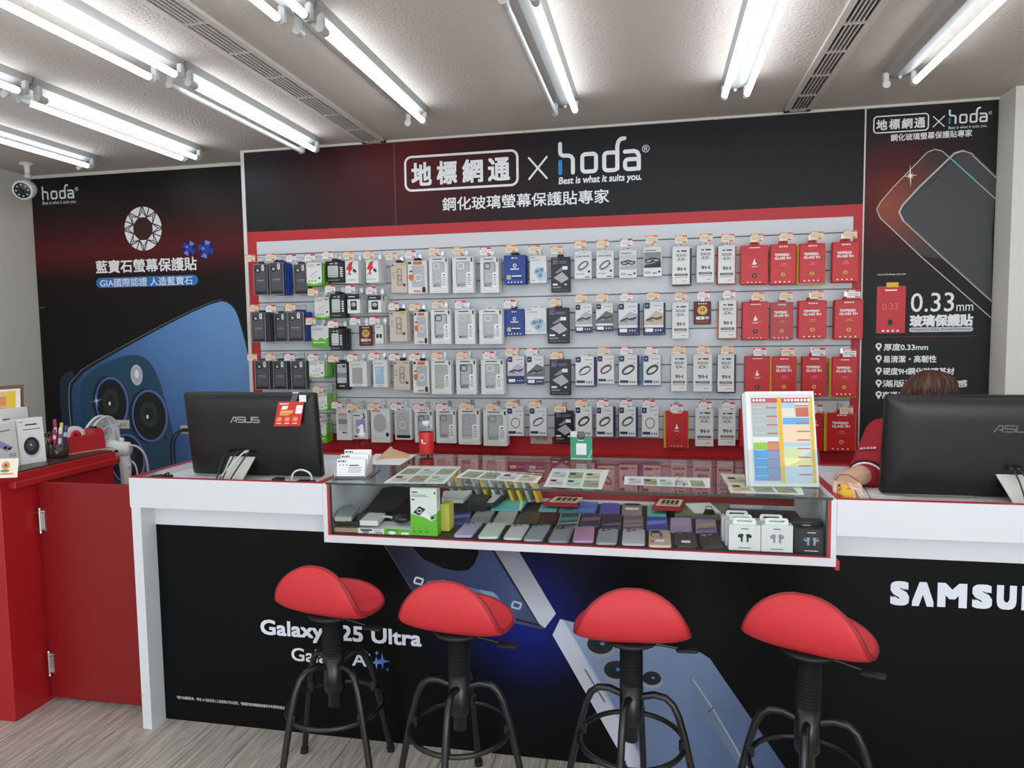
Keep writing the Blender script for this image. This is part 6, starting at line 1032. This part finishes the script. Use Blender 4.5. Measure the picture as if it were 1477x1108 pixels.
# tape dispenser on its mat
pa, pb = az(88, 657, TZ), az(158, 646, TZ); u = (pb-pa).normalized(); Lg = .215; n = Vector((-u.y, u.x, 0))
m = MB(pa); q = [pa-u*.01-n*.02, pa+u*(Lg+.02)-n*.02, pa+u*(Lg+.02)+n*.12, pa-u*.01+n*.12]; m.prism([(v.x, v.y) for v in q], TZ, TZ+.003, mat('tan_mat', (190, 160, 120), .7)); tag(m.build('table_mat'), 'thin tan board under the red tape dispenser', 'mat')
t = thing('tape_dispenser', 'big red tape dispenser on the red cabinet', 'tape dispenser', pa+Vector((0, 0, .003))); z0 = TZ+.003; dp = mat('dispenser_red', (176, 36, 44), .4); BT = Matrix.Translation((pa.x, pa.y, z0)) @ Matrix(((u.x, n.x, 0), (u.y, n.y, 0), (0, 0, 1))).to_4x4()
m = MB(t.location); m.T = BT; pr = [(0, 0), (Lg, 0), (Lg-.008, .085), (Lg-.02, .1), (Lg-.05, .1), (Lg-.055, .085), (Lg-.07, .074), (.045, .072), (.02, .08), (0, .08)]; m.prism(pr, 0, .075, dp, 'y'); m.cyl((.018, -.004, .03), (.018, .002, .03), .014, mat('red_board_dark'), 16); m.build('body', t)
m = MB(t.location); m.T = BT; m.lathe([(.026, -.011), (.045, -.012), (.045, .012), (.026, .011), (.026, -.011)], mat('tape_white_red', (222, 206, 206), .3), (.088, .037, .075), 28, (0, 1, 0)); m.lathe([(.014, -.012), (.026, -.012), (.026, .012), (.014, .012)], REDP, (.088, .037, .075), 24, (0, 1, 0)); m.build('tape_roll', t)
m = MB(t.location); m.T = BT; m.box(Lg-.048, Lg-.026, .02, .055, .098, .108, BLK, .002); m.build('cutter', t)
p = az(84, 656, TZ); m = MB((p.x, p.y+.06, TZ)); m.lathe([(0, 0), (.016, 0), (.017, .05), (.012, .055), (0, .055)], CREAM, (p.x, p.y+.06, TZ), 18); tag(m.build('glue_pot'), 'small cream pot between the pen cup and the tape dispenser', 'pot')
# ================================================================== fan
fw = mat('fan_white', (228, 229, 228), .35); F0 = at(176, 648, 3.25); ax = Vector((-.93, -.22, .12)).normalized(); t = thing('pedestal_fan', 'white pedestal fan seen from its motor side behind the red cabinet', 'fan', (F0.x, F0.y, 0))
m = MB(t.location); m.lathe([(0, -.045), (.03, -.043), (.042, -.03), (.043, .05), (.05, .06), (0, .062)], fw, F0, 24, ax); m.ball(F0+Vector((.0, 0, .05)), .014, fw, n=10); fr_ = ax.cross(Vector((0, 0, 1))).normalized(); m.frame(F0+Vector((0, -.0445, -.005)), (1, 0, 0), (0, 0, 1)); m.rrect(-.014, -.006, .014, .008, .003, DARK, 1); m.build('motor_housing', t)
C0 = F0+ax*.10; e1 = ax.orthogonal().normalized(); e2 = ax.cross(e1); rad = .165
m = MB(t.location)
for rr_, off, tr in ((rad, 0, .006), (rad, .03, .006), (rad*.7, -.022, .002), (rad*.42, -.032, .002), (rad*.7, .055, .002)): m.tube([C0+ax*off+e1*rr_*cos(2*pi*i/40)+e2*rr_*sin(2*pi*i/40) for i in range(40)], tr, fw, 6, True)
for i in range(64):
    d = e1*cos(2*pi*i/64)+e2*sin(2*pi*i/64); m.tube([C0-ax*.036+d*.045, C0-ax*.03+d*.1, C0-ax*.012+d*.145, C0+d*rad], .0016, fw, 4); m.tube([C0+ax*.03+d*rad, C0+ax*.055+d*.11, C0+ax*.066+d*.035], .0016, fw, 4)
m.lathe([(0, -.038), (.05, -.036), (.05, -.03), (0, -.03)], fw, C0, 20, ax); m.lathe([(0, .07), (.036, .068), (.036, .06)], fw, C0, 20, ax); m.build('grille', t)
for k in range(3):
    m = MB(t.location); V = []
    for i in range(9):
        for j in range(4): r_ = .02+.125*i/8; a = 2*pi*k/3+.25*i/8+(.3+.75*sin(pi*i/8.5))*j/3; V.append(C0+ax*(.012+.02*(j/3-.5))+e1*r_*cos(a)+e2*r_*sin(a))
    m.add(V+[v+ax*.0015 for v in V], [(i*4+j, i*4+j+1, i*4+j+5, i*4+j+4) for i in range(8) for j in range(3)]+[(36+i*4+j, 36+i*4+j+4, 36+i*4+j+5, 36+i*4+j+1) for i in range(8) for j in range(3)], glass('fan_blade_clear', (214, 224, 230), 1.4, .1), True); m.build('blade', t)
m = MB(t.location); m.tube([F0+Vector((.012, 0, -.03)), F0+Vector((.016, 0, -.08)), F0+Vector((.014, 0, -.2)), (F0.x+.014, F0.y, .1)], [.026, .03, .022, .018], fw, 14); m.ball((F0.x+.04, F0.y-.004, F0.z-.09), .012, fw, n=8); m.build('pole', t)
m = MB(t.location); m.lathe([(0, 0), (.17, 0), (.172, .01), (.15, .022), (.05, .05), (.03, .11), (0, .11)], fw, (F0.x+.014, F0.y, 0), 32); m.build('base', t)
# ================================================================== sockets and their cords
def socket(px, py, Y, lab, w=.118, h=.062, n=2):
    p = at(px, py, Y); t = thing('wall_socket', lab, 'socket', (p.x, Y, p.z), 'wall sockets'); pm = mat('socket_plate', (206, 200, 190), .5); m = MB(t.location); m.box(p.x-w/2, p.x+w/2, Y-.008, Y, p.z-h/2, p.z+h/2, pm, .003); m.build('cover_plate', t)
    m = MB(t.location); m.frame((p.x, Y-.008, p.z), (1, 0, 0), (0, 0, 1))
    for i in range(n):
        x = (i-(n-1)/2)*.044; m.rrect(x-.017, -.015, x+.017, .015, .006, mat('socket_face', (190, 184, 174), .5), 1)
        for s in (-1, 1): m.rect(x+.006*s-.0012, -.002, x+.006*s+.0012, .008, DARK, 2)
        m.ell(x, -.008, .003, .003, DARK, 2, 8)
    m.build('outlet_face', t); return p
pA = socket(177, 612, YW-.012, 'beige socket on the blue phone poster above the fan'); pB = socket(272, 620, YW-.012, 'beige socket on the poster half behind the left computer'); socket(781, 632, YP, 'beige socket on the red board under a ring holder pack', .13, .07)
cable([(pA.x-.01, YW-.02, pA.z), (pA.x-.01, YW-.06, pA.z+.005), (pA.x-.09, YW-.07, pA.z-.01), (pA.x-.14, YW-.08, pA.z-.07), (pA.x-.15, YW-.09, pA.z-.25), (pA.x-.15, YW-.1, .35), (pA.x-.15, YW-.12, .003)], .005, cab_w, 'white cord dropping from the socket above the fan', plug=.013)
cable([F0+Vector((.044, .0, .02)), F0+Vector((.08, .01, .02)), F0+Vector((.12, .02, -.02)), F0+Vector((.13, .03, -.1)), (F0.x+.13, F0.y+.05, .4), (F0.x+.12, F0.y+.05, .004)], .006, mat('fan_cord_lilac', (196, 190, 206), .4), 'pale cord curving away from the fan motor'); cable([(F0.x+.03, F0.y, F0.z-.07), (F0.x+.06, F0.y, F0.z-.06), (F0.x+.085, F0.y, F0.z-.10), (F0.x+.09, F0.y, F0.z-.2), (F0.x+.09, F0.y+.02, .3), (F0.x+.09, F0.y+.02, .004)], .004, cab_w, 'thin white cord hanging beside the fan pole')
for i, (dx, bx, lab) in enumerate(((-.005, -.05, 'black cord plugged in left at the socket behind the computer'), (.02, -.02, 'black cord plugged in right at the socket behind the computer'))):
    cable([(pB.x+dx-.02, YW-.02, pB.z), (pB.x+dx-.02, YW-.05, pB.z+.002), (pB.x+dx-.06, YW-.06, pB.z-.01), (pB.x+bx-.06, YW-.07, pB.z-.08), (pB.x+bx-.05, YW-.07, pB.z-.25), (pB.x+bx-.05, YW-.07, .3), (pB.x+bx-.05, YW-.09, .004)], .005, cab_k, lab, plug=.012)
# ================================================================== staff member
def melt(name, chains, m_, vox, parent=None, off=(0, 0, 0), smooth=4, extra=None):
    """tapered limbs melted into one skin; chains: [[(point, radius), ...], ...]"""
    k = MB(off)
    for ch in chains:
        P = []; 
        for (a, ra), (b, rb) in zip(ch, ch[1:]):
            n = max(2, int((Vector(b)-Vector(a)).length/(vox*3)))
            P += [(Vector(a).lerp(Vector(b), i/n), ra+(rb-ra)*i/n) for i in range(n)]
        P.append((Vector(ch[-1][0]), ch[-1][1])); k.tube([p for p, r in P], [r for p, r in P], m_, 14); k.ball(P[0][0], P[0][1], m_, n=12); k.ball(P[-1][0], P[-1][1], m_, n=12)
    for c, r, sc in (extra or []): k.ball(c, r, m_, sc, 24)
    o = k.build(name, parent, Vector() if parent else None); rm = o.modifiers.new('r', 'REMESH'); rm.mode = 'VOXEL'; rm.voxel_size = vox; rm.use_smooth_shade = True
    sm = o.modifiers.new('s', 'SMOOTH'); sm.factor = .5; sm.iterations = smooth
    me = bpy.data.meshes.new_from_object(o.evaluated_get(bpy.context.evaluated_depsgraph_get())); o.modifiers.clear(); o.data = me
    if not me.materials: me.materials.append(m_)
    me.polygons.foreach_set('use_smooth', [True]*len(me.polygons)); return o
HX, HY = at(1341, 560, 3.03).x, 3.03; hz = 1.248
skin = mat('skin', (222, 176, 150), .5, vary=.05); shirt = mat('red_polo', (172, 26, 42), .75, bump=(260, .25, .003)); hairm = mat('brown_hair', (74, 44, 32), .45, bump=(120, .5, .006), vary=.3)
t = thing('person', 'person in a red polo shirt working behind the right computer', 'person', (HX, HY+.05, 0))
V3 = lambda *a: Vector(a)
wr = az(1222, 697, 1.035); wr = Vector((wr.x, wr.y+.085, 1.03)); el_ = Vector((at(1252, 680, 2.69).x, 2.69, 1.03)); sh = Vector((HX-.165, HY+.00, 1.12))
sh2 = Vector((HX+.165, HY+.03, 1.125)); el2 = Vector((HX+.23, HY-.10, 1.03)); wr2 = Vector((HX+.10, HY-.33, 1.035))
def hand(w, s, fwd):
    fwd = fwd.normalized(); side = Vector((0, 0, 1)).cross(fwd).normalized(); up = Vector((0, 0, 1)); ch = []
    kn = [w+fwd*.078+side*(.028-.0185*i)*1.0+up*.010 for i in range(4)]
    ch.append([(w, .021), (w+fwd*.04+side*.012+up*.004, .019), (kn[0], .0115)]); ch.append([(w, .021), (w+fwd*.04-side*.012+up*.003, .018), (kn[3], .0105)]); ch.append([(w, .02), (kn[1], .0115)]); ch.append([(w, .02), (kn[2], .0115)])
    for i, (a, L) in enumerate(zip(kn, (.068, .076, .070, .056))):
        sp = side*(.007-.005*i); b = a+fwd*L*.42+sp+up*.004; c = b+fwd*L*.33+sp*.5-up*.016; d = c+fwd*L*.2-up*.017; ch.append([(a, .0105), (b, .009), (c, .0082), (d, .0068)])
    th = w+fwd*.022+side*.028*s-up*.004; ch.append([(w+fwd*.01, .017), (th, .0145), (th+fwd*.036+side*.014*s-up*.006, .0105), (th+fwd*.064+side*.008*s-up*.014, .0085)]); return ch
fd = Vector((-.05, -1, -.08))
body = [[(V3(HX, HY+.06, .50), .13), (V3(HX, HY+.06, .72), .125), (V3(HX, HY+.05, .95), .13), (V3(HX, HY+.045, 1.07), .10)], [(V3(HX, HY+.04, 1.08), .062), (V3(HX, HY+.015, 1.18), .05), (V3(HX, HY, 1.24), .055)],
    [(V3(HX, HY+.04, 1.10), .07), (sh, .052)], [(V3(HX, HY+.04, 1.10), .07), (sh2, .052)], [(sh, .05), (el_, .038), (el_.lerp(wr, .35), .036), (wr, .024)], [(sh2, .05), (el2, .038), (el2.lerp(wr2, .35), .036), (wr2, .024)],
    [(V3(HX-.085, HY+.05, .50), .085), (V3(HX-.10, HY-.32, .50), .062), (V3(HX-.10, HY-.34, .27), .052), (V3(HX-.10, HY-.30, .07), .036), (V3(HX-.10, HY-.42, .03), .028)], [(V3(HX+.085, HY+.05, .50), .085), (V3(HX+.10, HY-.32, .50), .062), (V3(HX+.10, HY-.34, .27), .052), (V3(HX+.10, HY-.30, .07), .036), (V3(HX+.10, HY-.42, .03), .028)]]
body += hand(wr, 1, fd)+hand(wr2, -1, Vector((-.5, -1, -.05)))
fy = HY-.092
o = melt('body', body, skin, .0042, t, t.location, 3, [((HX, HY, hz+.012), .1, (.76, .93, 1.12)), ((HX, HY-.03, hz-.045), .07, (.82, .85, .9)), ((HX, fy-.008, hz-.008), .014, (.9, 1, 1.5)), ((HX, fy-.012, hz-.024), .013, (1.2, 1, .8)), ((HX-.078, HY+.005, hz), .018, (.5, .9, 1.5)), ((HX+.078, HY+.005, hz), .018, (.5, .9, 1.5))])
m = MB(t.location)
for s in (-1, 1): m.ball((HX+.031*s, fy+.012, hz+.012), .0125, mat('eye_white', (236, 234, 230), .2), (1.1, .7, .7), 12); m.ball((HX+.031*s, fy+.0045, hz+.011), .0055, mat('iris_dark', (40, 26, 22), .15), (1, .5, 1), 10); m.tube([(HX+.031*s-.018, fy+.004, hz+.034), (HX+.031*s, fy-.001, hz+.039), (HX+.031*s+.018, fy+.005, hz+.034)], .0028, hairm, 6)
m.build('eyes', t)
m = MB(t.location); m.ball((HX, fy+.003, hz-.056), .012, mat('lip', (178, 96, 92), .4), (1.9, .6, .5), 12); m.build('mouth', t)
# hair: a cap of locks from the crown with a fringe
m = MB(t.location); crown = V3(HX+.005, HY+.015, hz+.128); q = random.Random(5)
hl = [hairm, mat('brown_hair_light', (104, 66, 46), .45, bump=(120, .5, .006)), mat('brown_hair_dark', (60, 36, 28), .5)]
m.ball((HX, HY+.012, hz+.022), .104, hairm, (.80, .93, 1.0), 26)
for i in range(170):
    a = 2*pi*i/170+q.uniform(-.02, .02); fr = max(0, -sin(a)); end = hz+.040+.010*q.random() if fr > .55 else hz-.04-.03*q.random(); ex, ey = .098*cos(a), .112*sin(a); P = []
    for k in range(7):
        s = k/6; zz = crown.z+(end-crown.z)*s**1.7; rr_ = min(1, sin(min(1, s*1.15)*pi/2)); wv = q.uniform(-.002, .002); P.append((HX+.005*(1-s)+ex*rr_+wv, HY+.012+ey*rr_+wv, zz))
    m.tube(P, [.004, .007, .008, .008, .0075, .006, .002], hl[q.choice((0, 0, 1, 2))], 5)
m.build('hair', t)
sl = el_-sh; hem = sh+sl*.98
o = melt('polo_shirt', [[(V3(HX, HY+.06, .55), .148), (V3(HX, HY+.055, .95), .15), (V3(HX, HY+.05, 1.06), .125)], [(V3(HX, HY+.04, 1.11), .082), (V3(HX, HY+.025, 1.16), .062)], [(V3(HX-.03, HY+.04, 1.105), .084), (sh, .068)], [(V3(HX+.03, HY+.04, 1.105), .084), (sh2, .068)], [(sh, .068), (sh+sl*.5, .066), (hem, .064)], [(sh2, .068), (sh2+(el2-sh2)*.5, .066), (sh2+(el2-sh2)*.8, .064)]], shirt, .007, t, t.location, 3)
d = sl.normalized(); m = MB(t.location); e1 = d.orthogonal().normalized(); e2 = d.cross(e1)
for off, mm in ((.058, INK), (.046, mat('polo_dark_stripe', (60, 18, 30), .7))): c = hem+d*(off-.012); m.tube([c+(e1*cos(2*pi*i/32)+e2*sin(2*pi*i/32))*(.056 if off > .05 else .0605) for i in range(32)], .0035, mm, 6, True)
m.build('sleeve_band', t)
vd = Vector((0, 0, EYE))-(sh+sl*.62); vd = (vd+Vector((-.2, 0, 0))*vd.length).normalized(); vd = (vd-d*vd.dot(d)).normalized(); m = MB(t.location); c = sh+sl*.82+vd*.068; U = vd.cross(d).normalized(); U = U if U.x > 0 else -U; Vv = U.cross(vd)*-1; m.frame(c, U, vd.cross(U)); m.rect(-.026, -.009, .026, .009, INK, 3); m.rect(-.02, -.005, -.012, .005, REDP, 4); m.rect(-.009, -.005, -.002, .005, DARK, 4); m.rect(.002, -.005, .009, .005, DARK, 4); m.rect(.012, -.005, .02, .005, REDP, 4); m.build('sleeve_patch', t)
o = melt('trousers', [[(V3(HX, HY+.06, .50), .14), (V3(HX, HY+.06, .6), .14)], [(V3(HX-.085, HY+.05, .50), .095), (V3(HX-.10, HY-.32, .50), .075), (V3(HX-.10, HY-.34, .27), .064), (V3(HX-.10, HY-.31, .10), .055)], [(V3(HX+.085, HY+.05, .50), .095), (V3(HX+.10, HY-.32, .50), .075), (V3(HX+.10, HY-.34, .27), .064), (V3(HX+.10, HY-.31, .10), .055)]], mat('dark_trousers', (40, 42, 50), .8), .008, t, t.location, 3)
t = thing('office_chair', 'dark office chair under the person in the red polo shirt', 'chair', (HX, HY+.06, 0)); ck = mat('chair_fabric', (44, 44, 48), .8)
m = MB(t.location); m.box(HX-.22, HX+.22, HY-.16, HY+.26, .315, .375, ck, .02, 2); m.build('seat', t); m = MB(t.location); m.box(HX-.2, HX+.2, HY+.25, HY+.29, .5, .86, ck, .02, 2); m.box(HX-.02, HX+.02, HY+.27, HY+.285, .34, .6, BLK); m.build('backrest', t)
m = MB(t.location); m.cyl((HX, HY+.06, .06), (HX, HY+.06, .33), .025, BLK)
for i in range(5): a = 2*pi*i/5; m.tube([(HX, HY+.06, .09), (HX+.24*cos(a), HY+.06+.24*sin(a), .065)], .016, BLK, 8); m.ball((HX+.24*cos(a), HY+.06+.24*sin(a), .03), .03, BLK, n=10)
m.build('base', t)
